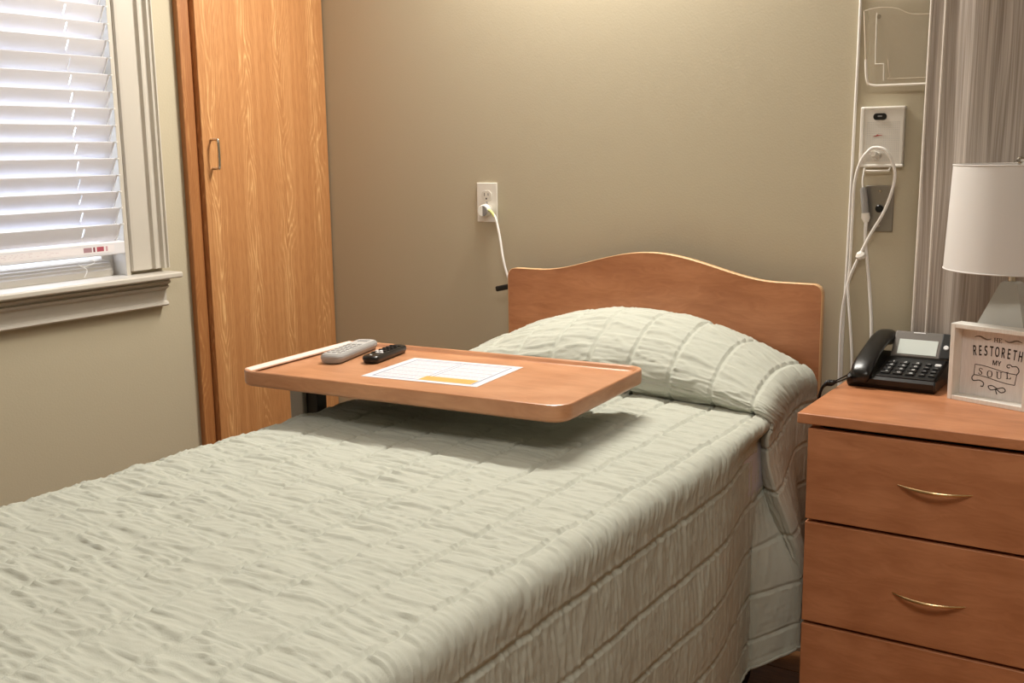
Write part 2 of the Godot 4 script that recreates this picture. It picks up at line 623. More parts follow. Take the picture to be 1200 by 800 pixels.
func build_window() -> void:
	var w := setting("window_1", "white trimmed window with a stepped sill on the beige wall", "window")
	var z0 := 0.777
	var z1 := 1.70
	# casing: profile across z (outline x = distance from the opening, y = proud of the wall)
	var prof := PackedVector2Array([Vector2(0, 0), Vector2(0, 0.013), Vector2(0.004, 0.018), Vector2(0.012, 0.019), Vector2(0.056, 0.021), Vector2(0.060, 0.016), Vector2(0.066, 0.016), Vector2(0.070, 0.025), Vector2(0.076, 0.026), Vector2(0.081, 0.019), Vector2(0.092, 0.019), Vector2(0.096, 0.029), Vector2(0.102, 0.030), Vector2(0.104, 0.025), Vector2(0.107, 0.025), Vector2(0.109, 0.031), Vector2(0.113, 0.030), Vector2(0.113, 0)])
	var c0 := part("casing", extrude(prof.duplicate(), 0.0, 1.16), M.trim, w)
	c0.transform = Transform3D(Basis(Vector3(0, 0, -1), Vector3(1, 0, 0), Vector3(0, -1, 0)), Vector3(WALL_X, 2.16, z0))
	var c1 := part("casing", extrude(prof.duplicate(), 0.0, 1.16), M.trim, w)
	c1.transform = Transform3D(Basis(Vector3(0, 0, 1), Vector3(1, 0, 0), Vector3(0, 1, 0)), Vector3(WALL_X, 1.0, z1))
	var c2 := part("casing", extrude(prof.duplicate(), 0.0, z1 - z0), M.trim, w)
	c2.transform = Transform3D(Basis(Vector3(0, 1, 0), Vector3(1, 0, 0), Vector3(0, 0, -1)), Vector3(WALL_X, 2.05, z1))
	# jambs, lined in wood
	part("jamb", span(Vector3(WALL_X - 0.13, 0.98, z0 + 0.001), Vector3(WALL_X + 0.012, 2.05, z0 + 0.014), 0.001), M.trim, w)
	part("jamb", span(Vector3(WALL_X - 0.13, 0.98, z1 - 0.014), Vector3(WALL_X + 0.012, 2.05, z1 - 0.001), 0.001), M.trim, w)
	part("jamb", span(Vector3(WALL_X - 0.13, 2.036, z0), Vector3(WALL_X + 0.012, 2.05, z1), 0.001), M.trim, w)
	# stool and apron
	part("stool", span(Vector3(WALL_X - 0.10, 0.974, 0.655), Vector3(-2.308, 0.990, 1.82), 0.005, 3), M.trim, w)
	var ap := PackedVector2Array([Vector2(0, 0.0), Vector2(0.022, 0.0), Vector2(0.026, 0.004), Vector2(0.024, 0.010), Vector2(0.017, 0.014), Vector2(0.017, 0.043), Vector2(0.021, 0.047), Vector2(0.030, 0.049), Vector2(0.031, 0.055), Vector2(0.025, 0.057), Vector2(0.030, 0.061), Vector2(0.038, 0.063), Vector2(0.039, 0.069), Vector2(0.034, 0.071), Vector2(0.042, 0.078), Vector2(0.0, 0.078)])
	part("apron", extrude(ap, 0.672, 1.80), M.trim, w, Vector3(WALL_X, 0.896, 0))
	# sash
	var s := part("sash", span(Vector3(-2.445, 0.99, z0 + 0.014), Vector3(-2.425, 1.012, z1 - 0.014), 0.002), M.trim, w)
	var rail := PackedVector2Array([Vector2(-0.035, 0), Vector2(0.004, 0), Vector2(0.004, 0.016), Vector2(0.0, 0.020), Vector2(0.0, 0.026), Vector2(-0.005, 0.028), Vector2(-0.004, 0.034), Vector2(-0.010, 0.036), Vector2(-0.010, 0.041), Vector2(-0.016, 0.046), Vector2(-0.035, 0.046)])
	part("rail", extrude(rail, z0 + 0.03, z1 - 0.03), M.trim, s, Vector3(-2.408, 0.9905, 0))
	part("stile", span(Vector3(-2.445, 0.99, z0 + 0.014), Vector3(-2.42, 2.036, z0 + 0.05), 0.002), M.trim, s)
	part("stile", span(Vector3(-2.445, 0.99, z1 - 0.05), Vector3(-2.42, 2.036, z1 - 0.014), 0.002), M.trim, s)
	part("rail", span(Vector3(-2.445, 1.51, z0 + 0.02), Vector3(-2.42, 1.55, z1 - 0.02), 0.002), M.trim, s)
	part("pane", span(Vector3(-2.436, 1.0, z0 + 0.02), Vector3(-2.432, 2.036, z1 - 0.02), 0.0005), M.glass, s)

func label_image() -> Image:
	var w := 1024
	var h := 48
	var img := Image.create(w, h, false, Image.FORMAT_RGB8)
	img.fill(Color(0.93, 0.91, 0.92))
	var rng := RandomNumberGenerator.new()
	rng.seed = 8
	for k in 130:
		var x := rng.randi() % 760 + 200
		var y := 8 + (rng.randi() % 3) * 10
		img.fill_rect(Rect2i(x, y, 2 + rng.randi() % 9, 2), Color(0.80, 0.72, 0.76))
	for r in [[84, 30, Color(0.66, 0.52, 0.55)], [72, 7, Color(0.50, 0.25, 0.30)], [40, 26, Color(0.68, 0.32, 0.38)], [26, 7, Color(0.80, 0.62, 0.66)], [410, 26, Color(0.82, 0.50, 0.53)], [700, 22, Color(0.80, 0.52, 0.55)]]:
		img.fill_rect(Rect2i(r[0], 6, r[1], 32), r[2])
	return img

func slat_profile(q0: float, q1: float, tilt: Vector2, nrm: Vector2) -> PackedVector2Array:
	var prof := PackedVector2Array()
	for k in 7:
		var q := lerpf(q0, q1, k / 6.0)
		prof.append(tilt * q + nrm * (0.0012 + 0.0018 * (1.0 - pow(q / 0.0245, 2.0))))
	for k in 7:
		var q := lerpf(q1, q0, k / 6.0)
		prof.append(tilt * q + nrm * (-0.0012 + 0.0018 * (1.0 - pow(q / 0.0245, 2.0))))
	return prof

func build_blind() -> void:
	var za := 0.795
	var zb := 1.682
	var t := thing("window_blind", "white horizontal slat blind lowered over the window", "blind", Vector3(-2.372, 0, 0))
	# one slat: 50 mm, slightly crowned, room edge high, leaning 30 degrees
	var tilt := Vector2(sin(deg_to_rad(31.0)), cos(deg_to_rad(31.0)))
	var nrm := Vector2(tilt.y, -tilt.x)
	var ss := SurfaceTool.new()
	ss.begin(Mesh.PRIMITIVE_TRIANGLES)
	var slots := [za + 0.118, 1.24, zb - 0.118]
	var z_at := za + 0.014
	for sl in slots:
		ss.append_from(extrude(slat_profile(-0.0245, 0.0245, tilt, nrm), z_at, sl - 0.0022), 0, Transform3D.IDENTITY)
		ss.append_from(extrude(slat_profile(-0.0245, -0.008, tilt, nrm), sl - 0.0022, sl + 0.0022), 0, Transform3D.IDENTITY)
		ss.append_from(extrude(slat_profile(0.018, 0.0245, tilt, nrm), sl - 0.0022, sl + 0.0022), 0, Transform3D.IDENTITY)
		z_at = sl + 0.0022
	ss.append_from(extrude(slat_profile(-0.0245, 0.0245, tilt, nrm), z_at, zb - 0.014), 0, Transform3D.IDENTITY)
	var slat := ss.commit()
	var ys := []
	var y := 1.106
	while y < 1.96:
		ys.append(y)
		y += 0.042
	for yy in ys:
		part("slat", slat, M.blind, t, Vector3(0, yy, 0))
	part("headrail", span(Vector3(-0.03, 1.975, za), Vector3(0.02, 2.03, zb), 0.004), M.blind, t)
	var br := part("bottom_rail", rbox(Vector3(0.026, 0.034, zb - za), 0.004, 2), M.blind, t, Vector3(-0.002, 1.066, (za + zb) / 2))
	# printed warning strip on the room side of the rail
	var lm := mat(Color.WHITE, 0.5)
	lm.albedo_texture = tex(label_image())
	var st := begin()
	var q := [[Vector3(0.0134, 0.009, -0.41), Vector2(0, 0)], [Vector3(0.0134, 0.009, 0.42), Vector2(1, 0)], [Vector3(0.0134, -0.009, 0.42), Vector2(1, 1)], [Vector3(0.0134, -0.009, -0.41), Vector2(0, 1)]]
	for k in [0, 2, 1, 0, 3, 2]:
		st.set_normal(Vector3.RIGHT)
		st.set_uv(q[k][1])
		st.add_vertex(q[k][0])
	part("warning_label", commit(st), lm, br)
	# ladder cords: rungs under each slat and the two verticals
	for zc in [za + 0.0115, zb - 0.0115]:
		var cs := begin()
		for yy in ys:
			var pa := tilt * 0.0250 + nrm * 0.0022
			var pb := tilt * -0.0225 + nrm * 0.0030
			add_tube(cs, [Vector3(pa.x, yy + pa.y, zc - 0.010 * signf(1.24 - zc)), Vector3(pa.x, yy + pa.y, zc), Vector3(pb.x, yy + pb.y, zc)], 0.0020, 5)
		part("ladder_cord", commit(cs), M.cord, t)
	for zc in slots:
		part("lift_cord", tube([Vector3(-0.001, 1.06, zc), Vector3(-0.001, 1.98, zc)], 0.0006, 5), M.cord, t)
	# knotted tails below the rail
	for zc in [za + 0.118, 1.24]:
		var pts := spline([Vector3(0.004, 1.05, zc), Vector3(0.014, 1.036, zc - 0.02), Vector3(0.012, 1.026, zc + 0.012), Vector3(0.016, 1.034, zc + 0.03), Vector3(0.013, 1.018, zc + 0.004), Vector3(0.014, 1.0, zc + 0.014)], 6)
		part("cord_tail", tube(pts, 0.0009, 5), M.cord, t)

func build_closet() -> void:
	var t := thing("closet", "built-in oak closet with a tall flat door and small metal pull in the corner", "closet", Vector3(WALL_X, 0, 0))
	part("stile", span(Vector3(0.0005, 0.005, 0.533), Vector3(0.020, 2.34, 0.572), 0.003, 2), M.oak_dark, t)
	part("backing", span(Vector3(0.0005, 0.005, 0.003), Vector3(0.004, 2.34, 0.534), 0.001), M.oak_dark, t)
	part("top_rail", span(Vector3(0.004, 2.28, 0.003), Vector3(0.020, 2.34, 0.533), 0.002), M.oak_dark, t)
	var d := part("door", span(Vector3(0.004, 0.02, 0.004), Vector3(0.024, 2.27, 0.517), 0.002, 2), M.oak, t)
	var pts := spline([Vector3(0.024, 1.262, 0.487), Vector3(0.046, 1.262, 0.487), Vector3(0.054, 1.270, 0.487), Vector3(0.054, 1.334, 0.487), Vector3(0.046, 1.342, 0.487), Vector3(0.024, 1.342, 0.487)], 5)
	part("handle", tube(pts, 0.0038, 10), M.chrome, d)

# ------------------------------------------------------------------ bed
func build_bed() -> void:
	var t := thing("bed", "bed with a curved reddish wood headboard against the beige wall", "bed", Vector3(BED_X, 0, 0))
	var l := -1.6145 - BED_X
	var r := -0.732 - BED_X
	var o := PackedVector2Array()
	var rad := 0.022
	o.append(Vector2(l, 0.30))
	o.append(Vector2(r, 0.30))
	for k in 9:
		var a := PI / 2 * k / 8.0
		o.append(Vector2(r - rad, 0.976 - rad) + Vector2(cos(a), sin(a)) * rad)
	# scrolled top: flat shoulders and a raised middle
	var mid := (l + r) / 2 - 0.005
	for k in range(0, 49):
		var u := lerpf(r - 0.06, l + 0.06, k / 48.0)
		var q := clampf((absf(u - mid)) / 0.335, 0.0, 1.0)
		var bump := 0.5 + 0.5 * cos(PI * q)
		o.append(Vector2(u, 0.976 + 0.059 * pow(bump, 0.9)))
	for k in 9:
		var a := PI / 2 + PI / 2 * k / 8.0
		o.append(Vector2(l + rad, 0.976 - rad) + Vector2(cos(a), sin(a)) * rad)
	part("headboard", extrude(o.duplicate(), 0.079, 0.100, 0.0, false), M.pear, t)
	# light edge band round the headboard
	var st := begin()
	var n := o.size()
	for i in range(1, n):
		var j := (i + 1) % n
		var a := o[i]
		var b := o[j]
		if i == n - 1:
			b = o[0]
		var dir := (b - a).normalized()
		var nn := Vector2(dir.y, -dir.x)
		var lift := 0.0016
		var A0 := Vector3(a.x + nn.x * lift, a.y + nn.y * lift, 0.0785)
		var A1 := Vector3(a.x + nn.x * lift, a.y + nn.y * lift, 0.1005)
		var B0 := Vector3(b.x + nn.x * lift, b.y + nn.y * lift, 0.0785)
		var B1 := Vector3(b.x + nn.x * lift, b.y + nn.y * lift, 0.1005)
		var I1 := Vector3(a.x, a.y, 0.1005)
		var J1 := Vector3(b.x, b.y, 0.1005)
		var I0 := Vector3(a.x, a.y, 0.0785)
		var J0 := Vector3(b.x, b.y, 0.0785)
		for p in [A1, B0, A0, A1, B1, B0, I1, B1, A1, I1, J1, B1, A0, J0, I0, A0, B0, J0]:
			st.add_vertex(p)
	st.generate_normals()
	part("edge_band", commit(st), M.pear_edge, t)
	# bumper roller at the left end and the frame
	part("bumper", rbox(Vector3(0.055, 0.016, 0.018), 0.005, 2), M.black, t, Vector3(l - 0.036, 0.916, 0.066), Vector3(0, 0, 0.22))
	part("mattress", rbox(Vector3(0.86, 0.17, 2.06), 0.05, 4), M.mattress, t, Vector3(0, 0.622, 1.155))
	var fr := begin()
	for s in [-1.0, 1.0]:
		add_span(fr, Vector3(s * 0.40 - 0.02, 0.46, 0.10), Vector3(s * 0.40 + 0.02, 0.535, 2.15), 0.004)
	for zz in [0.12, 0.8, 1.5, 2.1]:
		add_span(fr, Vector3(-0.40, 0.49, zz - 0.03), Vector3(0.40, 0.535, zz + 0.03), 0.004)
	part("frame", commit(fr), M.grey_metal, t)
	for s in [-1.0, 1.0]:
		part("bracket", span(Vector3(s * 0.30 - 0.02, 0.40, 0.055), Vector3(s * 0.30 + 0.02, 0.62, 0.079), 0.003), M.grey_metal, t)
		for zz in [0.30, 1.95]:
			var leg := part("leg", span(Vector3(s * 0.33 - 0.02, 0.115, zz - 0.02), Vector3(s * 0.33 + 0.02, 0.49, zz + 0.02), 0.004), M.grey_metal, t)
			var wheel := part("caster", lathe([[0.0, -0.016], [0.05, -0.016], [0.0575, -0.010], [0.0575, 0.010], [0.05, 0.016], [0.0, 0.016]], 24), M.black, leg, Vector3(s * 0.33, 0.0585, zz), Vector3(0, 0, PI / 2))
			wheel.set_meta("label", "black caster")

func build_coverlet() -> void:
	var t := thing("coverlet", "sage green quilted coverlet with stitched rows, drawn up over the pillow", "coverlet", Vector3.ZERO)
	var w := 0.46
	var r := 0.034
	var top := w - r
	var arc := r * PI / 2
	var L := top + arc + 0.525
	var cols := 480
	var n_wr := noise(101, 1.0, 2)
	var n_big := noise(102, 1.0, 2)
	var n_fine := noise(103, 1.0, 2)
	var n_fold := noise(104, 1.0, 1)
	# longitudinal path: stage value and length along the cloth
	var rows := []            # [stage, a] stage 0 foot, 1 flat, 2 tuck, 3 pillow
	for i in 30:
		rows.append([0, i / 30.0])
	for i in 560:
		rows.append([1, i / 560.0])
	for i in 28:
		rows.append([2, i / 28.0])
	for i in 151:
		rows.append([3, i / 150.0])
	var nr := rows.size()
	var zfoot := 2.21
	var pc := [Vector3(0, 0.0, -0.035), Vector3(0, 0.06, -0.006), Vector3(0, 0.22, 0.016), Vector3(0, 0.45, 0.006), Vector3(0, 0.74, -0.045), Vector3(0, 0.93, -0.11), Vector3(0, 1.0, -0.175), Vector3(0, 0.97, -0.24), Vector3(0, 0.83, -0.30), Vector3(0, 0.72, -0.325)]
	var path := spline(pc, 12)
	var P := PackedVector3Array()
	P.resize(nr * cols)
	var S := PackedFloat32Array()
	S.resize(nr)
	var acc := 0.0
	for i in nr:
		var stage: int = rows[i][0]
		var a: float = rows[i][1]
		if stage == 0:
			acc = a * 0.45
		elif stage == 1:
			acc = 0.45 + a * 1.77
		elif stage == 2:
			acc = 2.22 + a * 0.14
		else:
			acc = 2.36 + a * 0.48
		S[i] = acc
		for j in cols:
			var tt := lerpf(-L, L, float(j) / (cols - 1))
			var sg := signf(tt)
			var at := absf(tt)
			var off := at
			var drop := 0.0
			if at > top:
				if at < top + arc:
					var ang := (at - top) / r
					off = top + r * sin(ang)
					drop = r * (1.0 - cos(ang))
				else:
					off = w
					drop = r + at - top - arc
			var dx := clampf(off / 0.46, 0.0, 1.0)
			var h := 0.046 + 0.124 * (1.0 - pow(dx, 2.1)) if sg > 0 else 0.032 + 0.138 * (1.0 - pow(dx, 1.7))
			var zc := 0.425 + 0.045 * pow(maxf(0.0, off * sg / 0.46), 3.0) + 0.006 * n_fold.get_noise_1d(tt * 6.0 + 4.0)
			var ws := smoothstep(0.0, 0.05, drop)
			# near the top the cloth tucks back under the flap, lower down it opens into a pleat
			var tuck := 1.0 - smoothstep(0.08, 0.40, drop)
			var goff := lerpf(-0.010, 0.062, smoothstep(0.06, 0.40, drop))
			var x := off
			var y := BED_Y
			var z := 0.0
			if stage == 0:
				z = zfoot + 0.02 * sin(a * PI) * 0.5
				y = BED_Y - 0.45 * (1.0 - a) - drop
				y = maxf(y, 0.285)
				x += 0.012 * smoothstep(0.05, 0.3, drop)
			elif stage == 1:
				var zt := lerpf(zfoot, zc, a)
				var zs := lerpf(zfoot, 0.50, a)
				z = lerpf(zt, zs, ws)
				y = BED_Y - drop
				var near := 1.0 - smoothstep(0.5, 0.80, z)
				x += ws * (0.012 * smoothstep(0.05, 0.3, drop) * (1.0 - near) - 0.034 * near)
				x += ws * 0.006 * sin(z * 15.0 + 0.7) * smoothstep(0.08, 0.45, drop) * (1.0 - near)
			elif stage == 2:
				var zt := zc - 0.035 * a
				var e := smoothstep(0.0, 1.0, a)
				var zs := lerpf(0.50, lerpf(0.458, 0.425, tuck), a) + 0.010 * sin(a * PI * 2.0) * smoothstep(0.15, 0.3, drop)
				z = lerpf(zt, zs, ws)
				y = BED_Y - 0.004 * a - drop * lerpf(1.0, 0.90, e)
				x += ws * lerpf(-0.034, lerpf(goff, -0.044, tuck), e)
			else:
				var k := a * (path.size() - 1)
				var k0 := int(floorf(k))
				var q: Vector3 = path[mini(k0, path.size() - 1)].lerp(path[mini(k0 + 1, path.size() - 1)], k - k0)
				var zt := zc + q.z
				# leading edge of the flap, then back along its side
				var a1 := clampf(a / 0.14, 0.0, 1.0)
				var a2 := clampf((a - 0.14) / 0.86, 0.0, 1.0)
				var zs := lerpf(lerpf(0.458, 0.425, tuck), lerpf(0.452, 0.482, tuck), sin(a1 * PI / 2))
				zs = lerpf(zs, 0.125, a2)
				z = lerpf(zt, zs, ws)
				z = maxf(z, 0.112)
				y = BED_Y + q.y * h - drop * 0.90
				var o0 := lerpf(lerpf(goff, -0.044, tuck), goff, smoothstep(0.0, 1.0, a1))
				x = off * lerpf(1.0, 0.974, smoothstep(0.0, 0.6, a2) * smoothstep(0.2, 0.44, off))
				x += ws * lerpf(o0, -0.006, smoothstep(0.0, 0.7, a2))
				x += ws * 0.005 * sin(a2 * 19.0) * smoothstep(0.1, 0.4, drop)
			P[i * cols + j] = Vector3(BED_X + sg * x, y, z)
	# displace along the normal: puffed rows between stitched seams, with crinkles across
	var N := grid_normals(P, nr, cols)
	for i in nr:
		var s := S[i]
		var stage: int = rows[i][0]
		for j in cols:
			var tt := lerpf(-L, L, float(j) / (cols - 1))
			var at := absf(tt)
			var ph := (tt - 0.415) / 0.105
			var fr := absf(sin(PI * ph))
			var puff := pow(fr, 0.5)
			var dist := absf(ph - roundf(ph)) * 0.105
			var side := smoothstep(top, top + arc, at)
			var d := 0.0026 * puff - 0.0030 * exp(-dist * dist / 0.000008) + 0.0013 * exp(-pow((dist - 0.0075) / 0.003, 2.0))
			var lane := roundf(ph - 0.5)
			var open := smoothstep(0.001, 0.008, dist)
			# long wrinkles across each row, thin crests
			var wr := n_wr.get_noise_2d(s * 30.0 + tt * 1.5, tt * 3.2 + lane * 13.7)
			var ridge := pow(maxf(0.0, 1.0 - absf(wr) * 4.5), 1.4)
			d += open * (0.0022 * wr + 0.0036 * ridge) * (1.0 - 0.5 * side)
			var w3 := n_wr.get_noise_2d(s * 66.0 + 40.0, tt * 7.0 + lane * 5.1)
			d += open * 0.0011 * pow(maxf(0.0, 1.0 - absf(w3) * 3.5), 1.5)
			d += 0.0042 * n_big.get_noise_2d(s * 10.0 + tt * 2.0, tt * 2.6) * (1.0 - 0.6 * side)
			d += 0.0006 * n_fine.get_noise_2d(s * 95.0, tt * 40.0)
			# gathers along the stitching
			d += 0.0013 * exp(-dist * dist / 0.00010) * n_fine.get_noise_2d(s * 75.0, floorf(ph + 0.5) * 5.0)
			# on the rolled edge and the sides: upright creases
			var w4 := n_fine.get_noise_2d(s * 40.0 + 30.0, tt * 5.0)
			d += side * (0.0012 * w4 + 0.0018 * pow(maxf(0.0, 1.0 - absf(w4) * 4.0), 1.5) * (1.0 - smoothstep(top + arc + 0.05, top + arc + 0.16, at)))
			d += side * 0.0007 * n_fine.get_noise_2d(s * 18.0, tt * 110.0)
			# hem line
			if at > L - 0.022:
				d -= 0.0012 * smoothstep(L - 0.022, L - 0.016, at) * (1.0 - smoothstep(L - 0.016, L - 0.01, at))
			P[i * cols + j] += N[i * cols + j] * d
	N = grid_normals(P, nr, cols)
	var idx := PackedInt32Array()
	for i in nr - 1:
		for j in cols - 1:
			var a := i * cols + j
			var b := a + 1
			var c := a + cols
			var e := c + 1
			idx.append_array([a, c, e, a, e, b])
	var arr := []
	arr.resize(Mesh.ARRAY_MAX)
	arr[Mesh.ARRAY_VERTEX] = P
	arr[Mesh.ARRAY_NORMAL] = N
	arr[Mesh.ARRAY_INDEX] = idx
	var am := ArrayMesh.new()
	am.add_surface_from_arrays(Mesh.PRIMITIVE_TRIANGLES, arr)
	part("cloth", am, M.cloth, t)
	# rolled hems along the two hanging edges
	for e in [0, cols - 1]:
		var pts := []
		for i in range(30, nr, 3):
			pts.append(P[i * cols + e])
		part("hem", tube(pts, 0.0035, 6), M.cloth, t)

func grid_normals(P: PackedVector3Array, nr: int, nc: int) -> PackedVector3Array:
	var N := PackedVector3Array()
	N.resize(nr * nc)
	for i in nr:
		var i0 := maxi(i - 1, 0) * nc
		var i1 := mini(i + 1, nr - 1) * nc
		for j in nc:
			var du := P[i1 + j] - P[i0 + j]
			var dv := P[i * nc + mini(j + 1, nc - 1)] - P[i * nc + maxi(j - 1, 0)]
			N[i * nc + j] = dv.cross(du).normalized()
	return N

# ------------------------------------------------------------------ overbed table
func build_overbed_table() -> void:
	var t := thing("overbed_table", "reddish wood overbed table with a raised rim on a grey steel post", "table", Vector3(-1.343, 0, 0.795), deg_to_rad(3.6))
	var W := 0.79
	var D := 0.405
	var rc := 0.040
	var top := TABLE_Y
	var rings := [
		[rounded_rect(W - 0.012, D - 0.012, rc - 0.006), top - 0.034],
		[rounded_rect(W - 0.002, D - 0.002, rc - 0.001), top - 0.030],
		[rounded_rect(W, D, rc), top - 0.026],
		[rounded_rect(W, D, rc), top - 0.003],
		[rounded_rect(W - 0.002, D - 0.002, rc - 0.001), top - 0.0008],
		[rounded_rect(W - 0.006, D - 0.006, rc - 0.003), top],
		[rounded_rect(W - 0.014, D - 0.014, rc - 0.007), top],
		[rounded_rect(W - 0.020, D - 0.020, rc - 0.010), top - 0.002],
		[rounded_rect(W - 0.030, D - 0.030, rc - 0.015), top - 0.0085],
		[rounded_rect(W - 0.036, D - 0.036, rc - 0.018), top - 0.010],
	]
	part("tabletop", loft(rings), M.table, t)
	part("underside", extrude(rounded_rect(W - 0.03, D - 0.03, rc - 0.015), 0.0, 0.0015), M.underside, t, Vector3(0, top - 0.0356, 0), Vector3(-PI / 2, 0, 0))
	# pale moulded strip along the left rim
	var st := begin()
	add_rbox(st, Vector3(0.017, 0.0065, D - 0.035), 0.003, 2, Transform3D(Basis(Vector3(0, 0, 1), -0.22), Vector3(-W / 2 + 0.0175, top - 0.0028, 0.002)))
	part("edge_strip", commit(st), M.pale_edge, t)
	# column: outer light grey channel, dark inner slide
	part("post", span(Vector3(-0.372, 0.10, 0.012), Vector3(-0.334, top - 0.0365, 0.062), 0.004, 2), M.grey_metal, t)
	part("slide", span(Vector3(-0.334, 0.40, 0.016), Vector3(-0.302, top - 0.0370, 0.050), 0.002), M.dark_metal, t)
	part("support_arm", span(Vector3(-0.33, top - 0.050, -0.02), Vector3(0.05, top - 0.0366, 0.075), 0.003), M.dark_metal, t)
	var b := begin()
	add_span(b, Vector3(-0.385, 0.055, -0.19), Vector3(-0.335, 0.10, 0.22), 0.006)
	add_span(b, Vector3(-0.36, 0.055, -0.19), Vector3(0.30, 0.085, -0.15), 0.006)
	add_span(b, Vector3(-0.36, 0.055, 0.18), Vector3(0.30, 0.085, 0.22), 0.006)
	part("base", commit(b), M.grey_metal, t)
	for p in [Vector3(-0.36, 0.027, -0.17), Vector3(-0.36, 0.027, 0.20), Vector3(0.28, 0.027, -0.17), Vector3(0.28, 0.027, 0.20)]:
		part("caster", lathe([[0.0, -0.010], [0.022, -0.010], [0.026, -0.006], [0.026, 0.006], [0.022, 0.010], [0.0, 0.010]], 20), M.black, t, p, Vector3(0, 0, PI / 2))

# ------------------------------------------------------------------ nightstand
func build_nightstand() -> void:
	var t := thing("nightstand", "reddish wood nightstand with three drawers and bowed metal pulls", "nightstand", Vector3(-0.373, 0, 0))
	var l := -0.616 + 0.373
	var r := -l
	var zb := 0.10
	var zf := 0.55
	part("top", span(Vector3(l - 0.023, NS_TOP - 0.021, zb - 0.005), Vector3(r + 0.023, NS_TOP, zf + 0.004), 0.0025, 2), M.pear, t)
	var b := begin()
	add_span(b, Vector3(l, 0.0, zb), Vector3(l + 0.018, NS_TOP - 0.021, zf - 0.022), 0.001)
	add_span(b, Vector3(r - 0.018, 0.0, zb), Vector3(r, NS_TOP - 0.021, zf - 0.022), 0.001)
	add_span(b, Vector3(l, 0.06, zb), Vector3(r, NS_TOP - 0.021, zb + 0.012), 0.001)
	add_span(b, Vector3(l + 0.018, 0.075, zb), Vector3(r - 0.018, 0.095, zf - 0.03), 0.001)
	add_span(b, Vector3(l + 0.018, 0.0, zf - 0.075), Vector3(r - 0.018, 0.075, zf - 0.06), 0.001)
	part("body", commit(b), M.pear, t)
	# dark gaps are real: the inside of the body stands behind the drawer fronts
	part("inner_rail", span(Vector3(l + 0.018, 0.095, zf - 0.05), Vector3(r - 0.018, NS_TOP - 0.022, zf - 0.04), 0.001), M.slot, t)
	var lines := [NS_TOP - 0.030, 0.556, 0.337, 0.112]
	var hy := [0.658, 0.438, 0.222]
	for k in 3:
		var y1: float = lines[k] - (0.0035 if k > 0 else 0.0)
		var y0: float = lines[k + 1] + 0.0035
		var d := part("drawer", span(Vector3(l - 0.001, y0, zf - 0.020), Vector3(r + 0.001, y1, zf), 0.0018, 2), M.pear, t)
		var pts := []
		var rad := []
		for q in 21:
			var u := lerpf(-1.0, 1.0, q / 20.0)
			pts.append(Vector3(u * 0.067, hy[k], zf + 0.024 * (1.0 - u * u) - 0.001))
			rad.append(0.0016 + 0.0022 * (1.0 - pow(absf(u), 3.0)))
		part("handle", tube(pts, rad, 10), M.brass, d)

# ------------------------------------------------------------------ curtain
func build_curtain() -> void:
	var t := thing("curtain", "grey streaked curtain with pale hems hanging behind the nightstand lamp", "curtain", Vector3.ZERO)
	var nx := 200
	var ny := 24
	var x0 := -0.528
	var x1 := 0.62
	var P := PackedVector3Array()
	P.resize((nx + 1) * (ny + 1))
	for i in ny + 1:
		var y := lerpf(0.04, 2.36, float(i) / ny)
		for j in nx + 1:
			P[i * (nx + 1) + j] = curtain_point(lerpf(x0, x1, float(j) / nx), y)
	var N := grid_normals(P, ny + 1, nx + 1)
	var idx := PackedInt32Array()
	for i in ny:
		for j in nx:
			var a := i * (nx + 1) + j
			idx.append_array([a, a + nx + 1, a + nx + 2, a, a + nx + 2, a + 1])
	for k in N.size():
		N[k] = N[k] * signf(N[k].z) if N[k].z != 0.0 else N[k]
	var arr := []
	arr.resize(Mesh.ARRAY_MAX)
	arr[Mesh.ARRAY_VERTEX] = P
	arr[Mesh.ARRAY_NORMAL] = N
	arr[Mesh.ARRAY_INDEX] = idx
	var am := ArrayMesh.new()
	am.add_surface_from_arrays(Mesh.PRIMITIVE_TRIANGLES, arr)
	part("cloth", am, M.curtain, t)
	for hx in [x0, x0 + 0.030]:
		var pts := []
		for i in 25:
			pts.append(curtain_point(hx, lerpf(0.045, 2.35, i / 24.0)) + Vector3(0, 0, 0.001))
		part("hem", tube(pts, 0.0032, 6), M.hem, t)
	part("track", span(Vector3(-0.62, 2.36, 0.045), Vector3(0.75, 2.385, 0.075), 0.002), M.fixture, t)

func curtain_point(x: float, y: float) -> Vector3:
	var u := x + 0.528
	var f := 0.0
	if u > 0.03:
		f = 0.010 * sin((u - 0.03) * 26.0) * smoothstep(0.03, 0.10, u) + 0.002 * sin(u * 61.0 + y)
	var flare := 0.006 * (1.6 - y) * clampf(1.0 - u * 1.5, 0.0, 1.0)
	return Vector3(x - flare, y, 0.050 + f * clampf(0.75 + (y - 0.9) * 0.3, 0.4, 1.0))

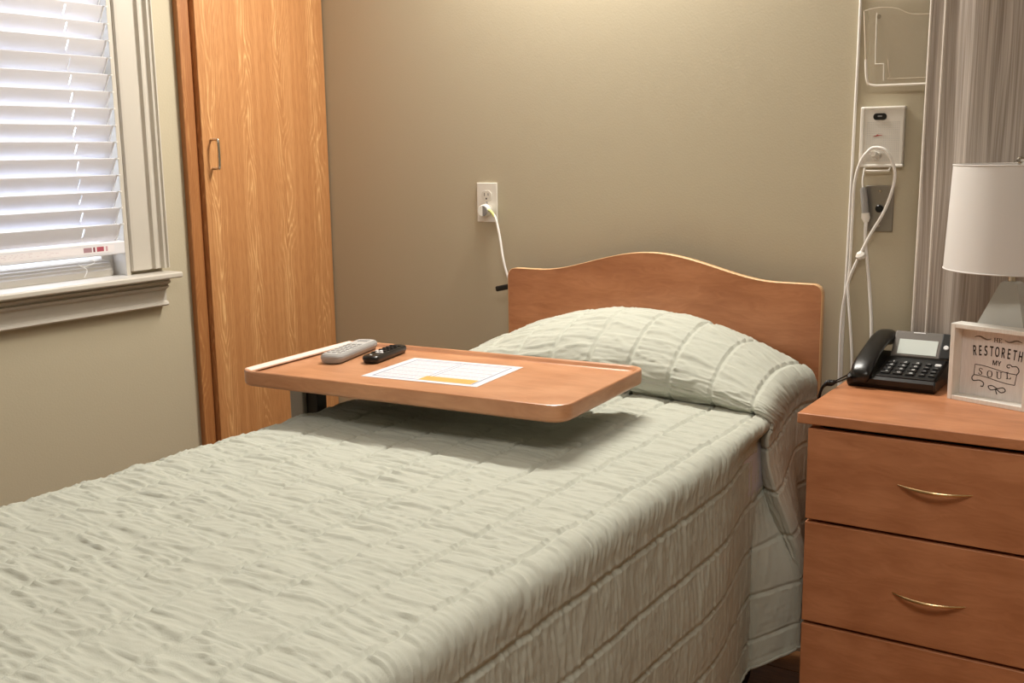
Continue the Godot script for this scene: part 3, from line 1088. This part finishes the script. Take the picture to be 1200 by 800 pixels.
# ------------------------------------------------------------------ wall fittings
func build_wall_fittings() -> void:
	# power outlet with a plug
	var o := thing("power_outlet", "white duplex wall outlet left of the headboard", "outlet", Vector3(-1.746, 1.1525, 0.0))
	part("plate", span(Vector3(-0.035, -0.057, 0.0005), Vector3(0.035, 0.057, 0.006), 0.002, 2), M.white_plastic, o)
	for s in [1.0, -1.0]:
		var f := part("socket", extrude(rounded_rect(0.034, 0.029, 0.012, 6), 0.006, 0.0085), M.panel_white, o, Vector3(0, s * 0.0195, 0))
		for q in [[-0.0065, 0.004, 0.0022, 0.009], [0.0065, 0.004, 0.0022, 0.007], [0.0, -0.008, 0.005, 0.005]]:
			part("slot", span(Vector3(q[0] - q[2] / 2, q[1] - q[3] / 2, 0.0085), Vector3(q[0] + q[2] / 2, q[1] + q[3] / 2, 0.0088), 0.0001), M.slot, f)
	part("screw", lathe([[0.0, 0.0015], [0.003, 0.0015], [0.0035, 0.0]], 12), M.chrome, o, Vector3(0, 0, 0.006), Vector3(PI / 2, 0, 0))
	var pc := holder("power_cord", get_node("bed"), Vector3(-1.746 - BED_X, 1.13, 0.0095))
	pc.set_meta("label", "white power cord with a round grey plug")
	var plug := part("plug", tube([Vector3(0.0, 0.0, 0), Vector3(0, 0, 0.004), Vector3(0.002, 0, 0.015), Vector3(0.005, 0, 0.024), Vector3(0.006, 0, 0.027)], [0.017, 0.0185, 0.018, 0.0172, 0.0155], 20), M.white_plastic, pc)
	part("cap", lathe([[0.0, 0.001], [0.0145, 0.001], [0.0155, -0.001]], 20), M.plug_grey, plug, Vector3(0.006, 0, 0.0265), Vector3(PI / 2, 0, 0.1))
	part("boot", tube(spline([Vector3(0.012, 0.002, 0.016), Vector3(0.026, 0.0, 0.020), Vector3(0.036, -0.008, 0.021), Vector3(0.041, -0.016, 0.021)], 5), 0.0042, 8), M.yellow, pc)
	part("cable", tube(spline([Vector3(0.030, -0.002, 0.021), Vector3(0.046, -0.022, 0.021), Vector3(0.062, -0.075, 0.025), Vector3(0.080, -0.150, 0.032), Vector3(0.110, -0.26, 0.03), Vector3(0.14, -0.50, 0.03), Vector3(0.18, -0.80, 0.04)], 8), 0.0036, 8), M.cord, pc)
	# nurse call station
	var n := thing("call_station", "white nurse call panel with a small dark display on the wall", "call panel", Vector3(-0.630, 1.32, 0.0))
	part("case", span(Vector3(-0.049, -0.066, 0.0005), Vector3(0.049, 0.066, 0.016), 0.004, 3), M.panel_white, n)
	part("side_strip", span(Vector3(-0.0505, -0.068, 0.0005), Vector3(-0.041, 0.068, 0.019), 0.003, 2), M.white_plastic, n)
	part("top_strip", span(Vector3(-0.0505, 0.062, 0.0005), Vector3(0.0505, 0.069, 0.018), 0.003, 2), M.white_plastic, n)
	part("bottom_strip", span(Vector3(-0.0505, -0.070, 0.0005), Vector3(0.0505, -0.063, 0.018), 0.003, 2), M.white_plastic, n)
	var grille := begin()
	for gy in 22:
		for gx in 18:
			add_span(grille, Vector3(-0.034 + gx * 0.0042, -0.056 + gy * 0.0042, 0.0158), Vector3(-0.0325 + gx * 0.0042, -0.0545 + gy * 0.0042, 0.0162), 0.0001)
	part("speaker_grille", commit(grille), M.plug_grey, n).set_meta("kind", "stuff")
	var disp := part("display", extrude(rounded_rect(0.030, 0.015, 0.007, 6), 0.016, 0.0185), M.black, n, Vector3(-0.006, 0.046, 0))
	part("readout", extrude(rounded_rect(0.010, 0.003, 0.001, 3), 0.0185, 0.0188), M.plug_grey, disp, Vector3(0, 0.001, 0))
	var logo := PackedVector2Array([Vector2(-0.011, -0.0022), Vector2(-0.004, -0.001), Vector2(0.0, 0.003), Vector2(0.002, 0.0005), Vector2(0.011, 0.0012), Vector2(0.011, 0.0002), Vector2(0.001, -0.0012), Vector2(-0.006, -0.0026)])
	part("logo", extrude(logo, 0.016, 0.0167), M.red, n, Vector3(-0.010, 0.003, 0))
	part("jack", lathe([[0.0, 0.004], [0.008, 0.004], [0.010, 0.0]], 20), M.panel_white, n, Vector3(-0.010, -0.044, 0.016), Vector3(PI / 2, 0, 0))
	part("lower_hook", tube(spline([Vector3(-0.036, -0.066, 0.012), Vector3(-0.036, -0.074, 0.016), Vector3(-0.030, -0.078, 0.018), Vector3(0.014, -0.078, 0.018), Vector3(0.020, -0.076, 0.017), Vector3(0.021, -0.066, 0.012)], 5), 0.0022, 6), M.white_plastic, n)
	# steel plate with a jack
	var s := thing("jack_plate", "steel wall plate with a round black jack below the call panel", "wall plate", Vector3(-0.6325, 1.1535, 0.0))
	part("plate", span(Vector3(-0.033, -0.054, 0.0005), Vector3(0.033, 0.054, 0.005), 0.002, 2), M.steel, s)
	part("jack", lathe([[0.0, 0.006], [0.007, 0.006], [0.009, 0.004], [0.0095, 0.0]], 24), M.black, s, Vector3(0.002, 0.0, 0.005), Vector3(PI / 2, 0, 0))
	for sy in [-1.0, 1.0]:
		part("screw", lathe([[0.0, 0.0015], [0.003, 0.0015], [0.0038, 0.0]], 12), M.chrome, s, Vector3(0.002, sy * 0.041, 0.005), Vector3(PI / 2, 0, 0))
	# looped call cord
	var c := holder("call_cord", n, Vector3(0.630, -1.32, 0.0))
	c.set_meta("label", "looped white call cord")
	part("plug", tube([Vector3(-0.641, 1.276, 0.020), Vector3(-0.640, 1.279, 0.036), Vector3(-0.640, 1.281, 0.048)], [0.0075, 0.0085, 0.006], 14), M.white_plastic, c)
	var loop := [Vector3(-0.640, 1.280, 0.042), Vector3(-0.655, 1.283, 0.05), Vector3(-0.672, 1.255, 0.045), Vector3(-0.682, 1.21, 0.04), Vector3(-0.686, 1.14, 0.03), Vector3(-0.688, 1.08, 0.025), Vector3(-0.690, 1.02, 0.02), Vector3(-0.692, 0.96, 0.02), Vector3(-0.680, 0.87, 0.03), Vector3(-0.672, 0.80, 0.035), Vector3(-0.668, 0.70, 0.04)]
	part("cable", tube(spline(loop, 8), 0.0033, 8), M.cord, c)
	var loop2 := [Vector3(-0.655, 1.283, 0.05), Vector3(-0.640, 1.295, 0.05), Vector3(-0.612, 1.288, 0.048), Vector3(-0.592, 1.245, 0.042), Vector3(-0.594, 1.205, 0.04), Vector3(-0.612, 1.150, 0.035), Vector3(-0.642, 1.095, 0.03), Vector3(-0.668, 1.04, 0.025), Vector3(-0.690, 0.985, 0.02), Vector3(-0.703, 0.92, 0.016), Vector3(-0.706, 0.84, 0.018), Vector3(-0.704, 0.72, 0.02)]
	part("cable", tube(spline(loop2, 8), 0.0036, 8), M.cord, c)
	# second lead with its inline connector and clip
	var d := holder("connector_cable", n, Vector3(0.630, -1.32, 0.0))
	d.set_meta("label", "white cable with an inline grey connector")
	part("lead", tube(spline([Vector3(-0.666, 1.248, 0.018), Vector3(-0.668, 1.22, 0.022), Vector3(-0.666, 1.20, 0.022)], 5), 0.0022, 6), M.cord, d)
	part("connector", tube([Vector3(-0.666, 1.202, 0.022), Vector3(-0.665, 1.198, 0.023), Vector3(-0.658, 1.142, 0.023), Vector3(-0.657, 1.136, 0.023)], [0.006, 0.008, 0.008, 0.006], 12), M.grey_plastic, d)
	part("collar", tube([Vector3(-0.658, 1.144, 0.023), Vector3(-0.657, 1.132, 0.023), Vector3(-0.656, 1.122, 0.023)], [0.0095, 0.0105, 0.006], 12), M.white_plastic, d)
	part("cable", tube(spline([Vector3(-0.656, 1.124, 0.023), Vector3(-0.656, 1.08, 0.022), Vector3(-0.650, 1.03, 0.02), Vector3(-0.641, 0.96, 0.02), Vector3(-0.632, 0.88, 0.025), Vector3(-0.628, 0.78, 0.03), Vector3(-0.625, 0.66, 0.03)], 8), 0.0042, 8), M.cord, d)
	part("clip", lathe([[0.0, 0.009], [0.006, 0.008], [0.0115, 0.002], [0.012, -0.004], [0.008, -0.009], [0.0, -0.010]], 18), M.white_plastic, d, Vector3(-0.664, 1.044, 0.028), Vector3(0.5, 0, 0.3))
	# thin cable straight down the wall
	solo("wall_cable", "thin white cable running straight down the wall beside the call panel", "cable", tube(spline([Vector3(-0.695, 2.44, 0.004), Vector3(-0.695, 1.64, 0.004), Vector3(-0.698, 1.30, 0.004), Vector3(-0.701, 1.04, 0.005), Vector3(-0.703, 0.86, 0.008), Vector3(-0.702, 0.70, 0.012)], 4), 0.0034, 8), M.cord)
	# clear acrylic pocket
	var p := thing("wall_pocket", "clear acrylic file pocket on the wall above the call panel", "file holder", Vector3(-0.665, 1.435, 0.0))
	var outline := PackedVector2Array([Vector2(0.0, 0.012), Vector2(0.012, 0.0), Vector2(0.235, 0.0), Vector2(0.247, 0.012), Vector2(0.26, 0.165), Vector2(0.225, 0.170), Vector2(0.19, 0.168), Vector2(0.155, 0.153), Vector2(0.095, 0.153), Vector2(0.06, 0.168), Vector2(0.022, 0.172), Vector2(-0.012, 0.168)])
	part("front", extrude(outline.duplicate(), 0.036, 0.038), M.acrylic, p)
	var rear := PackedVector2Array([Vector2(0.0, 0.0), Vector2(0.247, 0.0), Vector2(0.26, 0.19), Vector2(-0.012, 0.19)])
	part("back", extrude(rear, 0.001, 0.003), M.acrylic, p)
	part("bottom_edge", tube(spline([Vector3(-0.004, 0.06, 0.036), Vector3(0.0, 0.016, 0.036), Vector3(0.012, 0.002, 0.036), Vector3(0.06, 0.0, 0.036), Vector3(0.20, 0.0, 0.036), Vector3(0.236, 0.002, 0.036), Vector3(0.247, 0.016, 0.036)], 5), 0.0030, 8), M.acrylic_edge, p)
	part("side_edge", tube([Vector3(-0.004, 0.06, 0.036), Vector3(-0.012, 0.168, 0.036)], 0.0018, 6), M.acrylic_faint, p)
	part("top_edge", tube(spline([Vector3(-0.012, 0.168, 0.037), Vector3(0.022, 0.173, 0.037), Vector3(0.06, 0.168, 0.037), Vector3(0.095, 0.153, 0.037), Vector3(0.155, 0.153, 0.037), Vector3(0.19, 0.168, 0.037), Vector3(0.225, 0.171, 0.037), Vector3(0.26, 0.166, 0.037)], 5), 0.0009, 6), M.acrylic_faint, p)
	part("inner_edge", tube([Vector3(0.008, 0.165, 0.004), Vector3(0.010, 0.05, 0.006)], 0.0013, 6), M.acrylic_edge, p)
	part("inner_edge", tube(spline([Vector3(0.010, 0.05, 0.010), Vector3(0.028, 0.05, 0.010), Vector3(0.030, 0.046, 0.010), Vector3(0.032, 0.012, 0.012)], 4), 0.0014, 6), M.acrylic_edge, p)
	part("inner_edge", tube(spline([Vector3(0.038, 0.06, 0.006), Vector3(0.044, 0.022, 0.006), Vector3(0.052, 0.016, 0.006), Vector3(0.23, 0.016, 0.006)], 4), 0.0011, 6), M.acrylic_faint, p)
	part("screw", lathe([[0.0, 0.002], [0.004, 0.002], [0.005, 0.0]], 14), M.chrome, p, Vector3(0.013, 0.157, 0.003), Vector3(PI / 2, 0, 0))

# ------------------------------------------------------------------ things on the table
func paper_image() -> Image:
	var w := 560
	var h := 432
	var img := Image.create(w, h, false, Image.FORMAT_RGB8)
	img.fill(Color(0.86, 0.86, 0.88))
	var blue := Color(0.52, 0.55, 0.64)
	var rng := RandomNumberGenerator.new()
	rng.seed = 3
	# frame and the middle gutter
	for r in [[34, 30, 492, 9], [34, 394, 492, 9], [34, 30, 9, 373], [517, 30, 9, 373], [268, 30, 6, 373], [288, 30, 6, 373]]:
		img.fill_rect(Rect2i(r[0], r[1], r[2], r[3]), blue)
	for c in 2:
		var x0 := 50 + c * 250
		for k in 5:
			var y0 := 50 + k * 70
			img.fill_rect(Rect2i(x0, y0, 210, 8), Color(0.60, 0.61, 0.68))
			for l in 4:
				var x := x0 + 4
				while x < x0 + 196:
					var ww := 6 + rng.randi() % 22
					img.fill_rect(Rect2i(x, y0 + 16 + l * 12, ww, 4), Color(0.70, 0.69, 0.73) if rng.randf() < 0.7 else Color(0.76, 0.66, 0.71))
					x += ww + 6
	img.fill_rect(Rect2i(262, 322, 252, 78), Color(0.84, 0.66, 0.37))
	for l in 4:
		var x := 274
		while x < 500:
			var ww := 6 + rng.randi() % 24
			img.fill_rect(Rect2i(x, 334 + l * 15, ww, 5), Color(0.80, 0.62, 0.33))
			x += ww + 7
	return img

func build_table_things() -> void:
	var surf := TABLE_Y - 0.010
	var pm := mat(Color.WHITE, 0.35)
	pm.albedo_texture = tex(paper_image())
	var st := begin()
	var hw := 0.1397
	var hd := 0.108
	var q := [[Vector3(-hw, 0.0009, -hd), Vector2(0, 0)], [Vector3(hw, 0.0009, -hd), Vector2(1, 0)], [Vector3(hw, 0.0009, hd), Vector2(1, 1)], [Vector3(-hw, 0.0009, hd), Vector2(0, 1)]]
	for k in [0, 1, 2, 0, 2, 3]:
		st.set_normal(Vector3.UP)
		st.set_uv(q[k][1])
		st.add_vertex(q[k][0])
	var edge := [Vector2(0.01, 0.01)]
	for k in 4:
		var a: Vector3 = q[k][0]
		var b: Vector3 = q[(k + 1) % 4][0]
		var a0 := Vector3(a.x, 0.0002, a.z)
		var b0 := Vector3(b.x, 0.0002, b.z)
		var nn := (b - a).cross(Vector3.UP).normalized()
		for p in [a, b0, b, a, a0, b0]:
			st.set_normal(-nn)
			st.set_uv(edge[0])
			st.add_vertex(p)
	solo("printed_sheet", "white printed schedule sheet with an orange block lying on the overbed table", "paper", commit(st), pm, Vector3(-1.343, surf, 0.785), Vector3(0, deg_to_rad(6.0), 0))
	# grey bed remote
	var g := thing("remote_control", "larger light grey remote control on the overbed table", "remote", Vector3(-1.645, surf, 0.742), deg_to_rad(15.0))
	var ring := func(w: float, l: float, r: float) -> PackedVector2Array: return rounded_rect(w, l, r, 6)
	part("body", loft([[ring.call(0.040, 0.205, 0.016), 0.0005], [ring.call(0.050, 0.212, 0.018), 0.004], [ring.call(0.056, 0.216, 0.020), 0.012], [ring.call(0.055, 0.215, 0.020), 0.017], [ring.call(0.050, 0.210, 0.018), 0.0205], [ring.call(0.045, 0.205, 0.016), 0.0215]]), M.grey_plastic, g)
	part("keypad", extrude(rounded_rect(0.043, 0.195, 0.010, 5), 0.0, 0.0012), M.grey_button, g, Vector3(0, 0.0214, 0), Vector3(-PI / 2, 0, 0))
	var key := rbox(Vector3(0.0085, 0.0022, 0.010), 0.001, 1)
	for ky in 6:
		for kx in 3:
			part("button", key, M.grey_plastic, g, Vector3(-0.0135 + kx * 0.0135, 0.0232, 0.078 - ky * 0.0205))
	part("window", rbox(Vector3(0.026, 0.0014, 0.018), 0.0006, 1), M.plug_grey, g, Vector3(0, 0.0229, -0.075))
	# black television remote
	var b := thing("remote_control", "smaller black remote control with white keys beside the grey one", "remote", Vector3(-1.556, surf, 0.722), deg_to_rad(11.0))
	part("body", loft([[ring.call(0.030, 0.150, 0.013), 0.0005], [ring.call(0.038, 0.157, 0.016), 0.003], [ring.call(0.043, 0.162, 0.018), 0.010], [ring.call(0.041, 0.160, 0.017), 0.0155], [ring.call(0.036, 0.155, 0.015), 0.018], [ring.call(0.030, 0.150, 0.012), 0.0188]]), M.black_gloss, b)
	var k2 := rbox(Vector3(0.0075, 0.003, 0.0070), 0.001, 1)
	for ky in 6:
		for kx in 3:
			var white := ky == 0 and kx > 0 or ky == 1 and kx < 2
			part("button", k2, M.white_print if white else M.key, b, Vector3(-0.0105 + kx * 0.0105, 0.0195, 0.036 - ky * 0.0175))
	part("power_button", lathe([[0.0, 0.0015], [0.0025, 0.0015], [0.003, 0.0]], 12), M.white_print, b, Vector3(0, 0.0187, 0.066))

# ------------------------------------------------------------------ things on the nightstand
func build_nightstand_things() -> void:
	build_lamp()
	build_sign()
	build_phone()

func build_lamp() -> void:
	var t := thing("table_lamp", "table lamp with a white drum shade and faceted pale ceramic base", "lamp", Vector3(-0.309, NS_TOP, 0.202))
	var s2 := sqrt(2.0)
	var body := lathe([[0.0, 0.0005], [0.042 * s2, 0.0005], [0.046 * s2, 0.006], [0.0525 * s2, 0.125], [0.0505 * s2, 0.145], [0.017 * s2, 0.240], [0.012 * s2, 0.243], [0.0, 0.243]], 4, false, PI / 4)
	part("base", body, M.ceramic, t, Vector3.ZERO, Vector3(0, deg_to_rad(-14.0), 0))
	part("neck", lathe([[0.0085, 0.242], [0.0085, 0.275], [0.006, 0.277], [0.006, 0.30]], 20), M.chrome, t)
	var sh := part("lamp_shade", lathe([[0.134, 0.268], [0.1255, 0.482], [0.1245, 0.482], [0.133, 0.268], [0.134, 0.268]], 64), M.shade, t)
	part("rim", tube(circle(0.1342, 0.2685, 48), 0.0016, 6), M.shade, sh)
	part("rim", tube(circle(0.1255, 0.4815, 48), 0.0016, 6), M.shade, sh)
	var sp := begin()
	for k in 3:
		var a := TAU * k / 3.0 + 0.4
		add_tube(sp, [Vector3(0, 0.478, 0), Vector3(cos(a) * 0.125, 0.478, sin(a) * 0.125)], 0.0015, 6)
	part("spider", commit(sp), M.chrome, sh)
	part("harp", tube(spline([Vector3(-0.008, 0.30, 0), Vector3(-0.045, 0.34, 0), Vector3(-0.045, 0.44, 0), Vector3(0, 0.478, 0), Vector3(0.045, 0.44, 0), Vector3(0.045, 0.34, 0), Vector3(0.008, 0.30, 0)], 6), 0.0018, 6), M.chrome, t)
	part("bulb", lathe([[0.0, 0.30], [0.013, 0.302], [0.014, 0.33], [0.028, 0.37], [0.030, 0.39], [0.022, 0.41], [0.0, 0.418]], 20), M.ceramic, t)
	part("finial", lathe([[0.0, 0.478], [0.004, 0.478], [0.004, 0.484], [0.009, 0.487], [0.010, 0.492], [0.006, 0.496], [0.0, 0.497]], 20), M.chrome, t)

func circle(r: float, y: float, n: int) -> Array:
	var a := []
	for k in n + 1:
		a.append(Vector3(cos(TAU * k / n) * r, y, sin(TAU * k / n) * r))
	return a

func build_sign() -> void:
	# box sign: face in the local xy plane, front at z = 0
	var bl := Vector3(-0.408, NS_TOP, 0.283)
	var t := thing("box_sign", "small white wooden box sign lettered HE RESTORETH MY SOUL", "sign", bl, deg_to_rad(-19.0))
	var W := 0.166
	var H := 0.160
	var D := 0.040
	var T := 0.0095
	part("frame_side", span(Vector3(0, 0, -D), Vector3(T, H, 0), 0.0012, 2), M.sign_white, t)
	part("frame_side", span(Vector3(W - T, 0, -D), Vector3(W, H, 0), 0.0012, 2), M.sign_white, t)
	part("frame_top", span(Vector3(T, H - T, -D), Vector3(W - T, H, -0.0003), 0.0012, 2), M.sign_white, t)
	part("frame_bottom", span(Vector3(T, 0, -D), Vector3(W - T, T, -0.0003), 0.0012, 2), M.sign_white, t)
	var b := part("back_panel", span(Vector3(T, T, -D), Vector3(W - T, H - T, -D + 0.010), 0.0008), M.sign_back, t)
	var z := -D + 0.0102
	var sans := SystemFont.new()
	sans.font_names = PackedStringArray(["Droid Sans"])
	var serif := SystemFont.new()
	serif.font_names = PackedStringArray(["Droid Serif"])
	var bold := FontVariation.new()
	bold.base_font = sans
	bold.variation_embolden = 0.7
	var cx := 0.086
	part("lettering", text_mesh("HE", serif, 0.0125), M.ink, b, Vector3(cx, 0.1305, z))
	# arched line, letter by letter
	arch_text("RESTORETH", bold, 0.0200, 1.38, 0.68, cx, 0.1030, 0.0120, 0.0030, z, b)
	part("lettering", text_mesh("MY", bold, 0.0130), M.ink, b, Vector3(cx, 0.0835, z))
	arch_text("SOUL", serif, 0.0185, 1.05, 1.0, cx - 0.003, 0.0615, 0.0195, -0.0030, z, b)
	# sprigs beside HE
	for s in [-1.0, 1.0]:
		var pts := []
		var rad := []
		for k in 9:
			pts.append(Vector3(cx + s * (0.014 + k * 0.0044), 0.1320 - 0.0025 * sin(k * 0.8), z))
			rad.append(0.0006 + 0.0012 * sin(k / 8.0 * PI))
		part("sprig", tube(pts, rad, 5), M.ink_grey, b)
	# ribbon round SOUL with curled ends, and the flourish below
	var rb := begin()
	var upper := []
	var lower := []
	for k in 19:
		var u := k / 18.0
		var wave := 0.0045 * cos(u * PI * 1.15 - 0.25)
		upper.append(Vector3(cx - 0.045 + 0.088 * u, 0.0705 + wave, z))
		lower.append(Vector3(cx - 0.046 + 0.086 * u, 0.0485 + wave, z))
	add_tube(rb, upper, 0.0007, 5)
	add_tube(rb, lower, 0.0007, 5)
	add_tube(rb, [upper[0], lower[0]], 0.0007, 5)
	add_tube(rb, [upper[18], lower[18]], 0.0007, 5)
	add_tube(rb, curl(Vector3(cx + 0.026, 0.0800, z), 0.0065, 0.2, 5.6), 0.0009, 5)
	add_tube(rb, spline([upper[18], Vector3(cx + 0.047, 0.074, z), Vector3(cx + 0.042, 0.082, z), Vector3(cx + 0.032, 0.081, z)], 5), 0.0010, 5)
	add_tube(rb, spline([lower[0], Vector3(cx - 0.050, 0.046, z), Vector3(cx - 0.046, 0.0405, z), Vector3(cx - 0.034, 0.0430, z), Vector3(cx - 0.025, 0.0395, z), Vector3(cx - 0.0255, 0.0315, z), Vector3(cx - 0.0305, 0.0315, z)], 5), 0.0010, 5)
	var fl := [Vector2(0.006, 0.031), Vector2(-0.006, 0.036), Vector2(-0.014, 0.033), Vector2(-0.008, 0.027), Vector2(0.005, 0.031), Vector2(0.017, 0.035), Vector2(0.022, 0.029), Vector2(0.013, 0.0245), Vector2(0.002, 0.030), Vector2(0.005, 0.0195)]
	var flp := []
	for q in fl:
		flp.append(Vector3(cx + q.x, q.y, z))
	add_tube(rb, spline(flp, 5), 0.0010, 5)
	part("ribbon", commit(rb), M.ink, b)

func curl(c: Vector3, r: float, a0: float, sweep: float) -> Array:
	var out := []
	for k in 22:
		var u := k / 21.0
		var rr := r * (1.0 - 0.7 * u)
		out.append(c + Vector3(cos(a0 + sweep * u) * rr, sin(a0 + sweep * u) * rr * 0.8, 0))
	return out

func arch_text(word: String, font: Font, size: float, tall: float, wide: float, cx: float, y: float, step: float, rise: float, z: float, parent: Node) -> void:
	var n := word.length()
	for i in n:
		var u := (i - (n - 1) / 2.0) / ((n - 1) / 2.0)
		var o := part("letter", text_mesh(word[i], font, size), M.ink, parent, Vector3(cx + (i - (n - 1) / 2.0) * step, y + rise * (1.0 - u * u), z))
		o.rotation.z = -u * rise * 30.0
		o.scale = Vector3(wide, tall, 1.0)

func build_phone() -> void:
	# local: x to the right along the front, -z to the back, y up
	var t := thing("telephone", "black desk telephone with a keypad, grey display panel and handset", "telephone", Vector3(-0.622, NS_TOP, 0.264), deg_to_rad(-1.0))
	var W := 0.187
	# wedge base
	var side := PackedVector2Array([Vector2(0.006, 0.001), Vector2(0.160, 0.001), Vector2(0.160, 0.058), Vector2(0.150, 0.056), Vector2(0.130, 0.052), Vector2(0.003, 0.028), Vector2(-0.003, 0.022), Vector2(0.0, 0.010)])
	var base := part("base", extrude(side, 0, W, 0.003), M.black, t)
	base.transform = Transform3D(Basis(Vector3(0, 0, -1), Vector3(0, 1, 0), Vector3(1, 0, 0)), Vector3(0, 0, 0))
	var slope := atan2(0.024, 0.127)
	# keypad deck
	var deck := part("keypad_panel", rbox(Vector3(0.122, 0.003, 0.118), 0.001, 1), M.key, t, Vector3(0.122, 0.0405, -0.062), Vector3(slope, 0, 0))
	var sans := SystemFont.new()
	sans.font_names = PackedStringArray(["Droid Sans"])
	var key := rbox(Vector3(0.0185, 0.0045, 0.0135), 0.0015, 2)
	var marks := ["1", "2", "3", "4", "5", "6", "7", "8", "9", "*", "0", "#"]
	for ky in 4:
		for kx in 3:
			var k := part("key", key, M.key, deck, Vector3(-0.044 + kx * 0.0255, 0.003, -0.022 + ky * 0.0205))
			var m := part("lettering", text_mesh(marks[ky * 3 + kx], sans, 0.0105, 0.0004), M.white_print, k, Vector3(0.002, 0.0024, 0.0), Vector3(-PI / 2, 0, 0))
			m.scale = Vector3(1.25, 1, 1)
	for ky in 4:
		for kx in 2:
			part("key", rbox(Vector3(0.013, 0.004, 0.0095), 0.0015, 2), M.white_print if ky == 0 and kx == 1 else M.key, deck, Vector3(0.032 + kx * 0.0195, 0.003, -0.024 + ky * 0.021))
			if not (ky == 0 and kx == 1):
				part("mark", rbox(Vector3(0.006, 0.0004, 0.002), 0.0001, 1), M.plug_grey, deck, Vector3(0.032 + kx * 0.0195, 0.0051, -0.024 + ky * 0.021))
	# tilting display
	var tilt := deg_to_rad(52.0)
	var dp := part("display_panel", rbox(Vector3(0.124, 0.010, 0.068), 0.006, 3), M.phone_grey, t, Vector3(0.123, 0.078, -0.146), Vector3(tilt, 0, 0))
	part("screen", rbox(Vector3(0.084, 0.0015, 0.038), 0.0006, 1), M.lcd, dp, Vector3(-0.006, 0.0052, 0.008))
	part("speaker_slot", rbox(Vector3(0.026, 0.0015, 0.003), 0.0006, 1), M.white_print, dp, Vector3(-0.008, 0.0052, -0.029))
	part("side_wedge", rbox(Vector3(0.024, 0.011, 0.064), 0.003, 2), M.black, dp, Vector3(0.053, 0.0005, 0.0))
	part("round_button", lathe([[0.0, 0.003], [0.005, 0.003], [0.006, 0.0]], 20), M.white_print, dp, Vector3(0.054, 0.0055, 0.004))
	# handset: lofted along its length, resting on the left
	var hs := part("handset", handset_mesh(), M.black_gloss, t, Vector3(0.031, 0.007, 0.008), Vector3(0, deg_to_rad(-3.0), 0))
	hs.set_meta("label", "black handset resting on the left of the telephone")
	# coiled cord to the bed edge
	var ctrl := spline([Vector3(0.016, 0.026, 0.004), Vector3(-0.004, 0.016, 0.022), Vector3(-0.018, 0.011, 0.034), Vector3(-0.034, 0.008, 0.040), Vector3(-0.046, -0.022, 0.040), Vector3(-0.044, -0.10, 0.045)], 40)
	var pts := []
	var ph := 0.0
	for i in ctrl.size():
		var u := float(i) / (ctrl.size() - 1)
		var r := 0.0062 * smoothstep(0.30, 0.42, u)
		ph += 1.15
		pts.append(ctrl[i] + Vector3(cos(ph) * 0.3, cos(ph), sin(ph)) * r)
	part("coiled_cord", tube(pts, 0.0018, 6), M.black, t)
	part("cord", tube(spline([Vector3(0.004, 0.024, -0.05), Vector3(-0.008, 0.018, -0.01), Vector3(-0.020, 0.012, 0.028)], 8), 0.0016, 6), M.black, t)

func handset_mesh() -> ArrayMesh:
	var st := begin()
	var prof := [[0.004, 0.030, 0.018, 0.020], [-0.002, 0.036, 0.021, 0.026], [-0.012, 0.045, 0.0235, 0.026], [-0.035, 0.056, 0.0235, 0.018], [-0.065, 0.068, 0.022, 0.012], [-0.10, 0.080, 0.022, 0.012], [-0.135, 0.092, 0.023, 0.018], [-0.160, 0.098, 0.0235, 0.028], [-0.178, 0.099, 0.022, 0.030], [-0.186, 0.094, 0.018, 0.026]]
	var n := 16
	var rings := []
	for p in prof:
		var ring := []
		for k in n:
			var a := TAU * k / n
			var c := cos(a)
			var s := sin(a)
			var ex := signf(c) * pow(absf(c), 0.6)
			var ey := signf(s) * pow(absf(s), 0.75)
			ring.append(Vector3(ex * p[2], p[1] - p[3] * 0.5 + ey * p[3] * (0.5 if s > 0 else 0.7), p[0]))
		rings.append(ring)
	st.set_smooth_group(0)
	for i in rings.size() - 1:
		for k in n:
			var k2 := (k + 1) % n
			for q in [rings[i][k], rings[i + 1][k2], rings[i + 1][k], rings[i][k], rings[i][k2], rings[i + 1][k2]]:
				st.add_vertex(q)
	for e in [0, rings.size() - 1]:
		var c := Vector3.ZERO
		for q in rings[e]:
			c += q
		c /= n
		for k in n:
			var k2 := (k + 1) % n
			for q in ([c, rings[e][k2], rings[e][k]] if e == 0 else [c, rings[e][k], rings[e][k2]]):
				st.add_vertex(q)
	st.generate_normals()
	return commit(st)
